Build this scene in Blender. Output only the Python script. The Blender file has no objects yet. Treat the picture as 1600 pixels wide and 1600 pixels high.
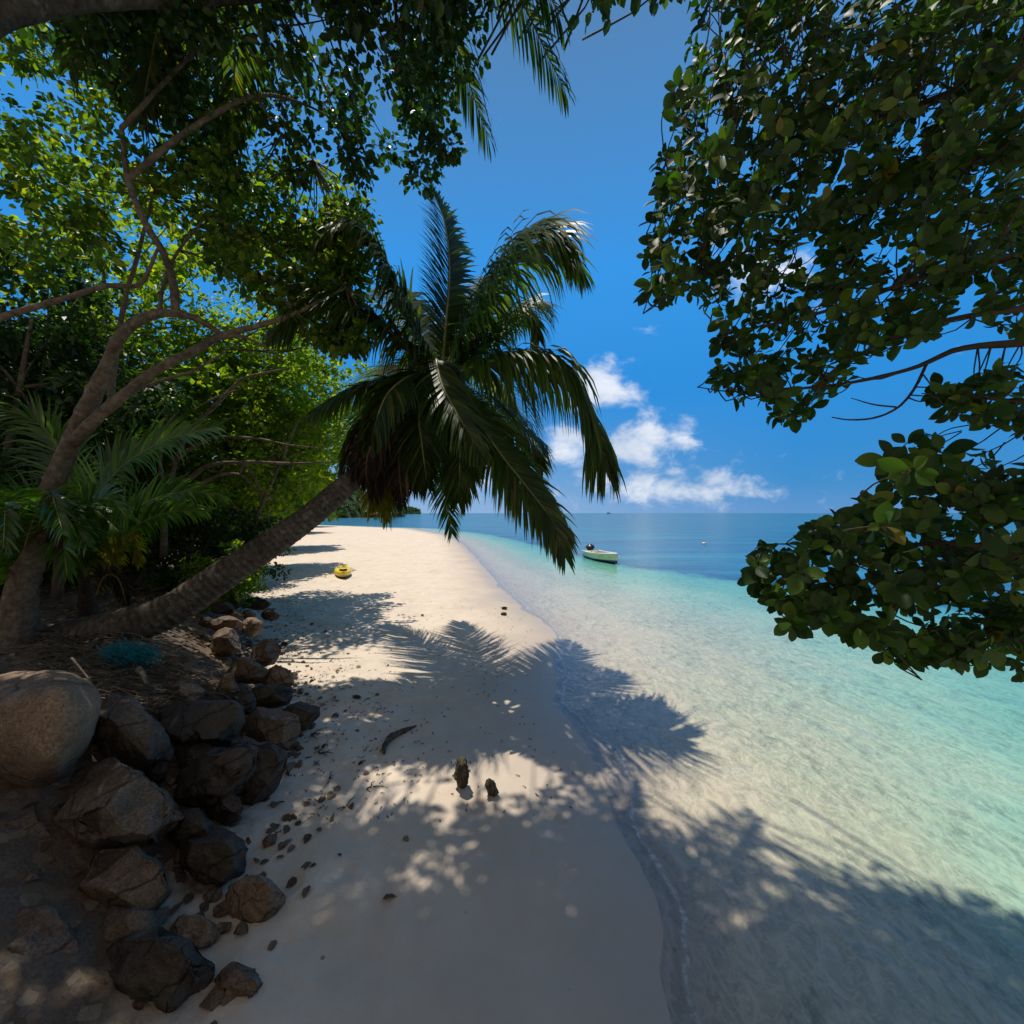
import bpy, bmesh, math, random
import numpy as np
from mathutils import Vector, noise

random.seed(7)
rng = np.random.default_rng(7)
scene = bpy.context.scene
COL = scene.collection
F, H, HZ = 650.0, 3.2, 801.0          # focal length (px of the 1600 px photograph), eye height, horizon row


def P(px, py, Y):
    return Vector(((px - 800.0) / F * Y, Y, H - (py - HZ) / F * Y))


def PA(pts):
    return [P(*p) for p in pts]


# ------------------------------------------------------------------ terrain profile
SH_Y = [-60, -10, -2, 0, 1, 2, 2.6, 3.4, 4.2, 4.85, 5.28, 5.92, 6.97, 8.7, 11.2, 14, 17.5, 30, 45, 59, 83, 99, 130, 180, 400, 9000]
SH_X = [90, 30, 12, 6, 3, 1.5, 1.05, 1.38, 1.12, 1.33, 1.38, 1.18, .86, 1.08, 1.22, .5, -.27, -2.5, -5.4, -9, -20, -39, -95, -190, -600, -14000]
TOE_Y = [-10, 0, 1.5, 2.6, 3.2, 4.6, 6.3, 9.5, 12.7, 20, 26, 35, 61, 87, 110, 150, 400, 9000]
TOE_X = [-1.5, -1.6, -1.7, -1.85, -2.1, -2.55, -3.1, -5.4, -7.7, -11.7, -15, -18.5, -31, -41, -56, -130, -640, -14400]
SEA_Y = [-10, 0, 2.6, 4.6, 7, 10, 12, 13.5, 16.8, 20, 27, 38.5, 61, 83, 110, 180, 400, 9000]
SEA_X = [40, 14, 7.5, 10, 12.5, 14.6, 15, 14.6, 12.9, 10.6, 5.9, 3.2, -3.2, -14, -50, -180, -590, -13900]
_yy = np.concatenate([np.linspace(-60, 60, 2401), np.linspace(60.5, 400, 680), np.geomspace(405, 9000, 60)])


def _sm(X, Y):
    v = np.interp(_yy, Y, X)
    k = np.ones(11) / 11
    w = np.convolve(v, k, 'same')
    w[:8] = v[:8]
    w[2390:] = v[2390:]
    return w


SHORE, TOE, SEA = _sm(SH_X, SH_Y), _sm(TOE_X, TOE_Y), _sm(SEA_X, SEA_Y)


def _dist(X, Y, line):
    x = np.interp(Y, _yy, line)
    e = 0.25 + 0.02 * np.abs(Y)
    s = (np.interp(Y + e, _yy, line) - np.interp(Y - e, _yy, line)) / (2 * e)
    return (x - X) / np.sqrt(1 + s * s)


def smst(a, b, x):
    t = np.clip((x - a) / (b - a), 0, 1)
    return t * t * (3 - 2 * t)


def wob(X, Y, f, s=0.0):
    return (np.sin(X * f * 1.3 + Y * f * .7 + s) * np.sin(Y * f * 1.1 - X * f * .5 + s * 2.1)
            + .5 * np.sin(X * f * 2.7 - Y * f * 1.9 + s * .7) * np.sin(Y * f * 2.3 + X * f * 1.7))


def terrain(X, Y):
    X = np.asarray(X, float)
    Y = np.asarray(Y, float)
    sd = _dist(X, Y, SHORE) + .06 * wob(X, Y, 1.7, .6) + .03 * wob(X, Y, 4.3, 1.6)
    bd = _dist(X, Y, TOE)
    xs, xb = np.interp(Y, _yy, SHORE), np.interp(Y, _yy, SEA)
    tt = (X - xs) / np.maximum(xb - xs, .5)
    z = np.where(sd > 0, .24 * (1 - np.exp(-np.maximum(sd, 0) / 6)), -.75 * (1 - np.exp(np.minimum(sd, 0) / 14)))
    z = z + smst(.8, 3, sd) * (.014 * wob(X, Y, 1.6) + .010 * wob(X, Y, 3.7, 1.1) + .007 * wob(X, Y, 8.3, .3))
    z = np.where(tt > 1, z - .5 * smst(1, 2.5, tt), z)
    far = smst(12, 25, Y)
    b = smst(0, 2.3, bd) * (1.05 - .35 * far) + .06 * np.clip(bd - 2, 0, 8) + .34 * np.clip(bd - 9, 0, 40)
    b = b + smst(.3, 2, bd) * .07 * wob(X, Y, 1.1, 2.0)
    back = smst(1.9, .2, Y) * 1.55
    z = z + np.where(bd > 0, b, 0) * (1 - .0 * far)
    z = np.maximum(z, back + 0 * z) if np.ndim(z) else max(float(z), float(back))
    return z, sd, bd, tt


def gz(x, y):
    return float(terrain(np.array([x]), np.array([y]))[0][0])


def G(px, py):
    """ground point seen at a pixel"""
    Y = F * H / max(py - HZ, 1)
    for _ in range(12):
        x = (px - 800) / F * Y
        Y = F * (H - gz(x, Y)) / max(py - HZ, 1)
    x = (px - 800) / F * Y
    return Vector((x, Y, gz(x, Y)))


# ------------------------------------------------------------------ object helpers
def tag(o, label=None, cat=None, group=None, kind=None):
    if label: o['label'] = label
    if cat: o['category'] = cat
    if group: o['group'] = group
    if kind: o['kind'] = kind
    return o


def empty(name, loc, label, cat, group=None):
    o = bpy.data.objects.new(name, None)
    o.location = loc
    o.empty_display_size = .2
    COL.objects.link(o)
    return tag(o, label, cat, group)


def link(name, me, mats, parent=None, loc=None):
    o = bpy.data.objects.new(name, me)
    for m in (mats if isinstance(mats, (list, tuple)) else [mats]):
        me.materials.append(m)
    COL.objects.link(o)
    if parent is not None:
        o.parent = parent
        w = Vector((0, 0, 0))
        p = parent
        while p is not None:
            w += p.location
            p = p.parent
        o.location = -w            # mesh data stays in world coordinates
    return o


def np_mesh(name, V, faces, smooth=True, uv=None):
    """V (n,3); faces list of int arrays (m,k)"""
    me = bpy.data.meshes.new(name)
    V = np.ascontiguousarray(V, dtype=np.float32)
    faces = [np.asarray(f, dtype=np.int32) for f in faces if len(f)]
    nl = sum(f.size for f in faces)
    nf = sum(len(f) for f in faces)
    me.vertices.add(len(V))
    me.vertices.foreach_set('co', V.ravel())
    me.loops.add(nl)
    li = np.concatenate([f.ravel() for f in faces])
    me.loops.foreach_set('vertex_index', li)
    me.polygons.add(nf)
    tot = np.concatenate([np.full(len(f), f.shape[1], np.int32) for f in faces])
    st = np.concatenate([[0], np.cumsum(tot)[:-1]]).astype(np.int32)
    me.polygons.foreach_set('loop_start', st)
    me.polygons.foreach_set('loop_total', tot)
    me.polygons.foreach_set('use_smooth', np.full(nf, smooth, dtype=bool))
    if uv is not None:
        l = me.uv_layers.new(name='UVMap')
        l.data.foreach_set('uv', np.ascontiguousarray(uv[li], dtype=np.float32).ravel())
    me.update(calc_edges=True)
    me.validate()
    return me


def bm_obj(name, bm, mats, parent=None, smooth=True):
    me = bpy.data.meshes.new(name)
    for f in bm.faces:
        f.smooth = smooth
    bm.to_mesh(me)
    bm.free()
    return link(name, me, mats, parent)


def curve_pts(pts, n):
    """Catmull-Rom through pts, resampled evenly to n points"""
    p = np.array([list(q) for q in pts], float)
    p = np.vstack([2 * p[0] - p[1], p, 2 * p[-1] - p[-2]])
    out = []
    for i in range(1, len(p) - 2):
        for t in np.linspace(0, 1, 14, endpoint=False):
            a, b, c, d = p[i - 1], p[i], p[i + 1], p[i + 2]
            out.append(.5 * (2 * b + (c - a) * t + (2 * a - 5 * b + 4 * c - d) * t * t + (3 * b - a - 3 * c + d) * t ** 3))
    out.append(p[-2])
    out = np.array(out)
    L = np.concatenate([[0], np.cumsum(np.linalg.norm(np.diff(out, axis=0), axis=1))])
    s = np.linspace(0, L[-1], n)
    return np.stack([np.interp(s, L, out[:, k]) for k in range(3)], 1)


def nrm(a):
    return a / np.maximum(np.linalg.norm(a, axis=-1, keepdims=True), 1e-9)


def tube(c, r, sides=8, wobble=0.0, cap=True):
    """c (n,3) centres, r (n) radii -> V, [quads, tris], uv"""
    n = len(c)
    T = nrm(np.gradient(c, axis=0))
    ref = np.array([0, 0, 1.0]) if abs(T[0, 2]) < .9 else np.array([1.0, 0, 0])
    A = np.cross(T[0], ref)
    A /= np.linalg.norm(A)
    fr = []
    for i in range(n):
        A = A - T[i] * (A @ T[i])
        A /= max(np.linalg.norm(A), 1e-9)
        fr.append(A.copy())
    A = np.array(fr)
    B = np.cross(T, A)
    a = np.linspace(0, 2 * np.pi, sides, endpoint=False)
    rr = np.asarray(r)[:, None] * np.ones((1, sides))
    if wobble:
        rr = rr * (1 + wobble * rng.normal(size=rr.shape))
    V = c[:, None, :] + rr[..., None] * (np.cos(a)[None, :, None] * A[:, None, :] + np.sin(a)[None, :, None] * B[:, None, :])
    V = V.reshape(-1, 3)
    i, j = np.meshgrid(np.arange(n - 1), np.arange(sides), indexing='ij')
    q = np.stack([i * sides + j, i * sides + (j + 1) % sides, (i + 1) * sides + (j + 1) % sides, (i + 1) * sides + j], -1).reshape(-1, 4)
    L = np.concatenate([[0], np.cumsum(np.linalg.norm(np.diff(c, axis=0), axis=1))])
    uv = np.stack([np.tile(np.abs(np.linspace(-1, 1, sides, endpoint=False)), n), np.repeat(L, sides)], 1)
    tris = np.zeros((0, 3), int)
    if cap:
        V = np.vstack([V, c[-1:], c[:1]])
        uv = np.vstack([uv, [[.5, L[-1]], [.5, 0]]])
        k = np.arange(sides)
        t1 = np.stack([(n - 1) * sides + k, (n - 1) * sides + (k + 1) % sides, np.full(sides, n * sides)], 1)
        t0 = np.stack([(k + 1) % sides, k, np.full(sides, n * sides + 1)], 1)
        tris = np.vstack([t1, t0])
    return V, q, tris, uv


class Tubes:
    def __init__(self):
        self.V, self.Q, self.T, self.U, self.n = [], [], [], [], 0

    def add(self, pts, r0, r1, n=8, sides=5, wobble=0.0, radii=None):
        c = curve_pts(pts, n) if len(pts) > 2 else np.linspace(list(pts[0]), list(pts[1]), n)
        if radii is not None:
            r = np.interp(np.linspace(0, 1, n), np.linspace(0, 1, len(radii)), radii)
        else:
            r = np.linspace(r0, r1, n)
        V, q, t, u = tube(c, r, sides, wobble)
        self.V.append(V); self.Q.append(q + self.n); self.T.append(t + self.n); self.U.append(u)
        self.n += len(V)
        return c

    def build(self, name, mat, parent=None):
        me = np_mesh(name, np.vstack(self.V), [np.vstack(self.Q), np.vstack(self.T)], True, np.vstack(self.U))
        return link(name, me, mat, parent)


# leaf templates: (u along, v across, w out of plane), faces
def _oval(n=5, rounded=True):
    us = np.linspace(0, 1, n + 2)
    vs, fs = [], []
    for u in us:
        wd = (np.sin(np.pi * u ** (1.25 if rounded else .85))) ** (.72 if rounded else 1.0) if 0 < u < 1 else 0.0
        cv = -.16 * u * u
        vs += [(u, -wd, cv + .10 * wd), (u, 0, cv), (u, wd, cv + .10 * wd)]
    for i in range(n + 1):
        a = 3 * i
        fs += [(a, a + 1, a + 4, a + 3), (a + 1, a + 2, a + 5, a + 4)]
    return np.array(vs, float), [np.array(fs)]


OVAL = _oval(7)
HEXA = (np.array([(0, 0, 0), (.28, -.85, .1), (.68, -.8, .02), (1, 0, -.15), (.68, .8, .02), (.28, .85, .1), (.5, 0, -.04)], float),
        [np.array([(0, 6, 2, 1), (6, 3, 2, 2), ])[:1], np.array([(6, 3, 2), (6, 4, 3)]), np.array([(0, 5, 4, 6)])])
RHOMB = (np.array([(0, 0, 0), (.45, -1, .12), (1, 0, -.1), (.45, 1, .12)], float), [np.array([(0, 2, 1), (0, 3, 2)])])


def leaves(C, axis, up, L, wr, tmpl):
    tv, tf = tmpl
    axis = nrm(axis)
    side = nrm(np.cross(axis, up))
    n = np.cross(side, axis)
    L = np.asarray(L)[:, None, None]
    V = C[:, None, :] + L * (tv[None, :, 0:1] * axis[:, None, :] + wr * tv[None, :, 1:2] * side[:, None, :] + tv[None, :, 2:3] * n[:, None, :])
    k = len(tv)
    off = (np.arange(len(C)) * k)[:, None, None]
    return V.reshape(-1, 3), [(f[None] + off).reshape(-1, f.shape[1]) for f in tf]


def leaf_mesh(name, C, axis, up, L, wr, tmpl):
    V, fs = leaves(C, axis, up, L, wr, tmpl)
    return np_mesh(name, V, fs, tmpl is OVAL)


def rnd_unit(n):
    return nrm(rng.normal(size=(n, 3)))


def clump_leaves(centres, per, r, L, wr=.36, tmpl=RHOMB, name='crown', up_bias=.9):
    """leaves scattered round twig ends"""
    m = len(centres)
    cnt = np.maximum(4, rng.normal(per, per * .3, m)).astype(int)
    idx = np.repeat(np.arange(m), cnt)
    n = len(idx)
    rr = (r * rng.uniform(.55, 1.35, m))[idx]
    off = rnd_unit(n) * (rng.random(n) ** .45)[:, None] * rr[:, None]
    off[:, 2] *= .62
    C = np.asarray(centres)[idx] + off
    ax = nrm(off) * .9 + rng.normal(size=(n, 3)) * .6 + np.array([0, 0, -.25])
    up = rng.normal(size=(n, 3)) * .55 + np.array([0, 0, up_bias])
    return leaf_mesh(name, C, ax, up, L * (rng.uniform(.75, 1.25, m))[idx] * rng.uniform(.55, 1.3, n), wr, tmpl)


def in_poly(x, y, poly):
    p = np.array(poly, float)
    ins = np.zeros(len(x), bool)
    j = len(p) - 1
    for i in range(len(p)):
        c = ((p[i, 1] > y) != (p[j, 1] > y)) & (x < (p[j, 0] - p[i, 0]) * (y - p[i, 1]) / (p[j, 1] - p[i, 1] + 1e-12) + p[i, 0])
        ins ^= c
        j = i
    return ins


def poly_points(poly, n, y0, y1, power=1.0):
    p = np.array(poly, float)
    out = []
    tot = 0
    while tot < n:
        x = rng.uniform(p[:, 0].min(), p[:, 0].max(), n * 2)
        y = rng.uniform(p[:, 1].min(), p[:, 1].max(), n * 2)
        k = in_poly(x, y, poly)
        out.append(np.stack([x[k], y[k]], 1))
        tot += k.sum()
    q = np.vstack(out)[:n]
    Y = y0 + (y1 - y0) * rng.random(n) ** power
    return np.stack([(q[:, 0] - 800) / F * Y, Y, H - (q[:, 1] - HZ) / F * Y], 1)


# ------------------------------------------------------------------ materials
def newmat(name):
    m = bpy.data.materials.new(name)
    m.use_nodes = True
    nt = m.node_tree
    nt.nodes.clear()
    out = nt.nodes.new('ShaderNodeOutputMaterial')
    return m, nt, out


def N(nt, typ, **kw):
    n = nt.nodes.new(typ)
    for k, v in kw.items():
        if k.startswith('i_'):
            key = k[2:]
            n.inputs[int(key) if key.isdigit() else key].default_value = v
        else:
            setattr(n, k, v)
    return n


def ramp(nt, src, stops, interp='LINEAR'):
    r = nt.nodes.new('ShaderNodeValToRGB')
    r.color_ramp.interpolation = interp
    el = r.color_ramp.elements
    while len(el) < len(stops):
        el.new(.5)
    for e, (p, c) in zip(el, stops):
        e.position = p
        e.color = (c[0], c[1], c[2], 1) if not isinstance(c, (int, float)) else (c, c, c, 1)
    nt.links.new(src, r.inputs['Fac'])
    return r.outputs['Color']


def math_n(nt, op, a, b=None, clamp=False):
    n = nt.nodes.new('ShaderNodeMath')
    n.operation = op
    n.use_clamp = clamp
    for i, v in enumerate((a, b)):
        if v is None: continue
        if isinstance(v, (int, float)):
            n.inputs[i].default_value = v
        else:
            nt.links.new(v, n.inputs[i])
    return n.outputs[0]


def mixc(nt, fac, a, b, blend='MIX'):
    n = nt.nodes.new('ShaderNodeMix')
    n.data_type = 'RGBA'
    n.blend_type = blend
    for sock, v in ((n.inputs['Factor'], fac), (n.inputs[6], a), (n.inputs[7], b)):
        if isinstance(v, (int, float)):
            sock.default_value = v if sock.type == 'VALUE' else (v, v, v, 1)
        elif isinstance(v, tuple):
            sock.default_value = (*v, 1) if len(v) == 3 else v
        else:
            nt.links.new(v, sock)
    return n.outputs[2]


def noise_n(nt, vec, scale, detail=4, rough=.55, dist=0.0):
    n = N(nt, 'ShaderNodeTexNoise')
    n.inputs['Scale'].default_value = scale
    n.inputs['Detail'].default_value = detail
    n.inputs['Roughness'].default_value = rough
    n.inputs['Distortion'].default_value = dist
    if vec is not None: nt.links.new(vec, n.inputs['Vector'])
    return n.outputs[0]


def bump(nt, h, strength, dist, nor=None):
    b = N(nt, 'ShaderNodeBump')
    b.inputs['Strength'].default_value = strength
    b.inputs['Distance'].default_value = dist
    nt.links.new(h, b.inputs['Height'])
    if nor is not None: nt.links.new(nor, b.inputs['Normal'])
    return b.outputs[0]


def leaf_mat(name, stops, trans, tfac=.42, rough=.42, spec=.45):
    m, nt, out = newmat(name)
    geo = N(nt, 'ShaderNodeNewGeometry')
    rpi = geo.outputs['Random Per Island']
    col = ramp(nt, rpi, stops)
    tcol = mixc(nt, 1.0, col, trans, 'MULTIPLY')
    tc = N(nt, 'ShaderNodeTexCoord')
    v = noise_n(nt, tc.outputs['Object'], 2.2, 2)
    col2 = mixc(nt, .45, col, ramp(nt, v, [(.3, .45), (.7, 1.35)]), 'MULTIPLY')
    p = N(nt, 'ShaderNodeBsdfPrincipled')
    nt.links.new(col2, p.inputs['Base Color'])
    p.inputs['Roughness'].default_value = rough
    p.inputs['Specular IOR Level'].default_value = spec
    t = N(nt, 'ShaderNodeBsdfTranslucent')
    nt.links.new(tcol, t.inputs['Color'])
    mx = N(nt, 'ShaderNodeMixShader')
    mx.inputs[0].default_value = tfac
    nt.links.new(p.outputs[0], mx.inputs[1])
    nt.links.new(t.outputs[0], mx.inputs[2])
    nt.links.new(mx.outputs[0], out.inputs[0])
    return m


def simple_mat(name, col, rough=.6, spec=.4, var=.25, scale=8.0, bmp=0.0, metal=0.0):
    m, nt, out = newmat(name)
    tc = N(nt, 'ShaderNodeTexCoord')
    n = noise_n(nt, tc.outputs['Object'], scale, 5)
    c = mixc(nt, 1.0, col, ramp(nt, n, [(.25, 1 - var), (.75, 1 + var)]), 'MULTIPLY')
    p = N(nt, 'ShaderNodeBsdfPrincipled')
    nt.links.new(c, p.inputs['Base Color'])
    p.inputs['Roughness'].default_value = rough
    p.inputs['Specular IOR Level'].default_value = spec
    p.inputs['Metallic'].default_value = metal
    if bmp:
        nt.links.new(bump(nt, n, .8, bmp), p.inputs['Normal'])
    nt.links.new(p.outputs[0], out.inputs[0])
    return m


def bark_mat(name, c0, c1, scale=14, ring=False):
    m, nt, out = newmat(name)
    tc = N(nt, 'ShaderNodeTexCoord')
    obj = tc.outputs['Object']
    n1 = noise_n(nt, obj, scale, 6, .65)
    n2 = noise_n(nt, obj, 2.3, 3)
    col = ramp(nt, n1, [(.3, c0), (.7, c1)])
    col = mixc(nt, .55, col, ramp(nt, n2, [(.35, (.55, .6, .5)), (.65, (1.25, 1.2, 1.15))]), 'MULTIPLY')
    lich = ramp(nt, noise_n(nt, obj, 5.5, 6, .7), [(.55, 0), (.62, 1)])
    col = mixc(nt, math_n(nt, 'MULTIPLY', lich, .45), col, (.26, .25, .20))
    col = mixc(nt, math_n(nt, 'MULTIPLY', ramp(nt, noise_n(nt, obj, 3.3, 5, .7), [(.54, 0), (.68, 1)]), .6), col, (.03, .028, .018))
    h = n1
    if ring:
        uv = N(nt, 'ShaderNodeUVMap')
        sep = N(nt, 'ShaderNodeSeparateXYZ')
        nt.links.new(uv.outputs[0], sep.inputs[0])
        a = math_n(nt, 'ADD', math_n(nt, 'MULTIPLY', sep.outputs[1], 9.5), math_n(nt, 'MULTIPLY', n2, 1.3))
        fr = math_n(nt, 'FRACT', a)
        line = ramp(nt, fr, [(0, .62), (.16, .6), (.45, 1.08), (.9, .95), (1, .62)])
        col = mixc(nt, math_n(nt, 'MULTIPLY', ramp(nt, n1, [(.3, .3), (.7, 1)]), .7), col, line, 'MULTIPLY')
        h = math_n(nt, 'ADD', math_n(nt, 'MULTIPLY', n1, .6), ramp(nt, fr, [(0, .2), (.2, .1), (.5, .9), (1, .2)]))
    p = N(nt, 'ShaderNodeBsdfPrincipled')
    nt.links.new(col, p.inputs['Base Color'])
    p.inputs['Roughness'].default_value = .85
    p.inputs['Specular IOR Level'].default_value = .2
    nt.links.new(bump(nt, h, .9, .02), p.inputs['Normal'])
    nt.links.new(p.outputs[0], out.inputs[0])
    return m


def rock_mat(name, base, dark, moss=0.25):
    m, nt, out = newmat(name)
    tc = N(nt, 'ShaderNodeTexCoord')
    obj = tc.outputs['Object']
    big = noise_n(nt, obj, 1.7, 5, .6)
    fine = noise_n(nt, obj, 55, 4, .7)
    mid = noise_n(nt, obj, 9, 6, .65)
    col = ramp(nt, big, [(.32, dark), (.68, base)])
    col = mixc(nt, .75, col, ramp(nt, fine, [(.33, .35), (.5, 1.0), (.68, 1.7)]), 'MULTIPLY')
    col = mixc(nt, .6, col, ramp(nt, mid, [(.3, .6), (.7, 1.3)]), 'MULTIPLY')
    col = mixc(nt, math_n(nt, 'MULTIPLY', ramp(nt, noise_n(nt, obj, 3.1, 4), [(.52, 0), (.66, 1)]), moss), col, (.06, .065, .03))
    cv = N(nt, 'ShaderNodeTexVoronoi')
    cv.feature = 'DISTANCE_TO_EDGE'
    cv.inputs['Scale'].default_value = 1.6
    wv_ = N(nt, 'ShaderNodeMix')
    wv_.data_type = 'VECTOR'
    wv_.inputs['Factor'].default_value = .22
    nz_ = N(nt, 'ShaderNodeTexNoise')
    nz_.inputs['Scale'].default_value = 3.5
    nz_.inputs['Detail'].default_value = 5
    nt.links.new(obj, nz_.inputs['Vector'])
    nt.links.new(obj, wv_.inputs[4])
    nt.links.new(nz_.outputs['Color'], wv_.inputs[5])
    nt.links.new(wv_.outputs[1], cv.inputs['Vector'])
    crack = ramp(nt, cv.outputs['Distance'], [(0, .25), (.012, .8), (.03, 1)])
    col = mixc(nt, .8, col, crack, 'MULTIPLY')
    mid = math_n(nt, 'MULTIPLY', mid, crack)
    p = N(nt, 'ShaderNodeBsdfPrincipled')
    nt.links.new(col, p.inputs['Base Color'])
    p.inputs['Roughness'].default_value = .8
    p.inputs['Specular IOR Level'].default_value = .3
    b1 = bump(nt, mid, .8, .035)
    nt.links.new(bump(nt, fine, .6, .006, b1), p.inputs['Normal'])
    nt.links.new(p.outputs[0], out.inputs[0])
    return m


M = {}
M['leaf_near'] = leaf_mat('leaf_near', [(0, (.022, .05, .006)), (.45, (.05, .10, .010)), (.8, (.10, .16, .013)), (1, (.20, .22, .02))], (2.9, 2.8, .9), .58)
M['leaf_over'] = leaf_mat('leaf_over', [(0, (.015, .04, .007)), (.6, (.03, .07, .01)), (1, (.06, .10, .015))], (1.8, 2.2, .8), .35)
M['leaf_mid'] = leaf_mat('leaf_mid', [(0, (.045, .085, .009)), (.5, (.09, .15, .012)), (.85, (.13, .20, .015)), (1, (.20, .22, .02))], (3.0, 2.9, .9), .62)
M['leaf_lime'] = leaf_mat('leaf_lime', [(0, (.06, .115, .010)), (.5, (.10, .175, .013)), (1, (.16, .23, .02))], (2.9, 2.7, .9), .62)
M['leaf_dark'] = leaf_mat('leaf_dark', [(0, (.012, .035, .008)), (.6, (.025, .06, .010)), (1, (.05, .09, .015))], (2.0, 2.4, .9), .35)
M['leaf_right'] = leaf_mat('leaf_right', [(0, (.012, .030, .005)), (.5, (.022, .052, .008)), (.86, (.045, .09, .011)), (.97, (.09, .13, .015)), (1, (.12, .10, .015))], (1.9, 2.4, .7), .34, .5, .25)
M['frond'] = leaf_mat('frond', [(0, (.016, .036, .008)), (.6, (.034, .068, .011)), (.93, (.08, .11, .016)), (1, (.16, .12, .03))], (2.6, 2.8, .7), .42, .42, .4)
M['frond_young'] = leaf_mat('frond_young', [(0, (.022, .06, .010)), (.6, (.045, .11, .014)), (1, (.10, .17, .02))], (2.3, 2.6, .8), .4, .33, .6)
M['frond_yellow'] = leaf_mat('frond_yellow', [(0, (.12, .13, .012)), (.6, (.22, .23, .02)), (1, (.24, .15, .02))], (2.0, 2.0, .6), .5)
M['frond_dead'] = leaf_mat('frond_dead', [(0, (.018, .014, .011)), (.6, (.04, .028, .02)), (1, (.10, .06, .03))], (1.2, 1.1, 1.0), .15, .8, .2)
M['strap'] = leaf_mat('strap', [(0, (.05, .16, .02)), (1, (.10, .24, .03))], (2.2, 2.2, .8), .4, .3, .6)
M['rachis'] = simple_mat('rachis', (.17, .17, .05), .45, .5, .3, 6)
M['rachis_dead'] = simple_mat('rachis_dead', (.12, .075, .04), .8, .2, .3, 6)
M['bark'] = bark_mat('bark', (.045, .035, .027), (.16, .13, .10))
M['bark_light'] = bark_mat('bark_light', (.07, .055, .042), (.22, .18, .13))
M['palm_bark'] = bark_mat('palm_bark', (.04, .033, .027), (.17, .14, .115), 16, True)
M['twig'] = simple_mat('twig', (.06, .045, .03), .8, .2, .3, 20)
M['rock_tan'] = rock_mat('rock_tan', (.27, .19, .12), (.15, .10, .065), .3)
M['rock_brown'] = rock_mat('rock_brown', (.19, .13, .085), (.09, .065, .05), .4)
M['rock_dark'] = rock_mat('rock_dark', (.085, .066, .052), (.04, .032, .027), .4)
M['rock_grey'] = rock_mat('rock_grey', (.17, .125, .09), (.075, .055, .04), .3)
M['husk'] = simple_mat('husk', (.05, .038, .028), .9, .1, .4, 18, .01)
M['driftwood'] = bark_mat('driftwood', (.03, .026, .02), (.12, .10, .055), 22)
M['net'] = simple_mat('net', (.0, .16, .19), .6, .3, .5, 6)
M['coconut'] = simple_mat('coconut', (.035, .028, .018), .6, .3, .4, 8)

# ------------------------------------------------------------------ ground (beach, bank and seabed in one sheet)
ys = np.concatenate([np.linspace(-40, 1.6, 40), np.linspace(1.75, 14, 150), np.geomspace(14.1, 200, 190), np.geomspace(205, 2600, 40)])
us = np.linspace(-1, 1, 400)
us = np.sign(us) * np.abs(us) ** 1.25 * 1.6
YY = np.repeat(ys, len(us)).reshape(len(ys), len(us))
XX = us[None, :] * (6 + 1.25 * np.abs(YY))
ZZ, SD, BD, TT = terrain(XX, YY)
gv = np.stack([XX, YY, ZZ], -1).reshape(-1, 3)
ii, jj = np.meshgrid(np.arange(len(ys) - 1), np.arange(len(us) - 1), indexing='ij')
w_ = len(us)
gq = np.stack([ii * w_ + jj, ii * w_ + jj + 1, (ii + 1) * w_ + jj + 1, (ii + 1) * w_ + jj], -1).reshape(-1, 4)
gme = np_mesh('beach_ground', gv, [gq])
for nm, arr in (('sd', SD), ('bd', BD), ('tt', TT)):
    a = gme.attributes.new(nm, 'FLOAT', 'POINT')
    a.data.foreach_set('value', np.clip(arr, -500, 500).astype(np.float32).ravel())


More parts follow.
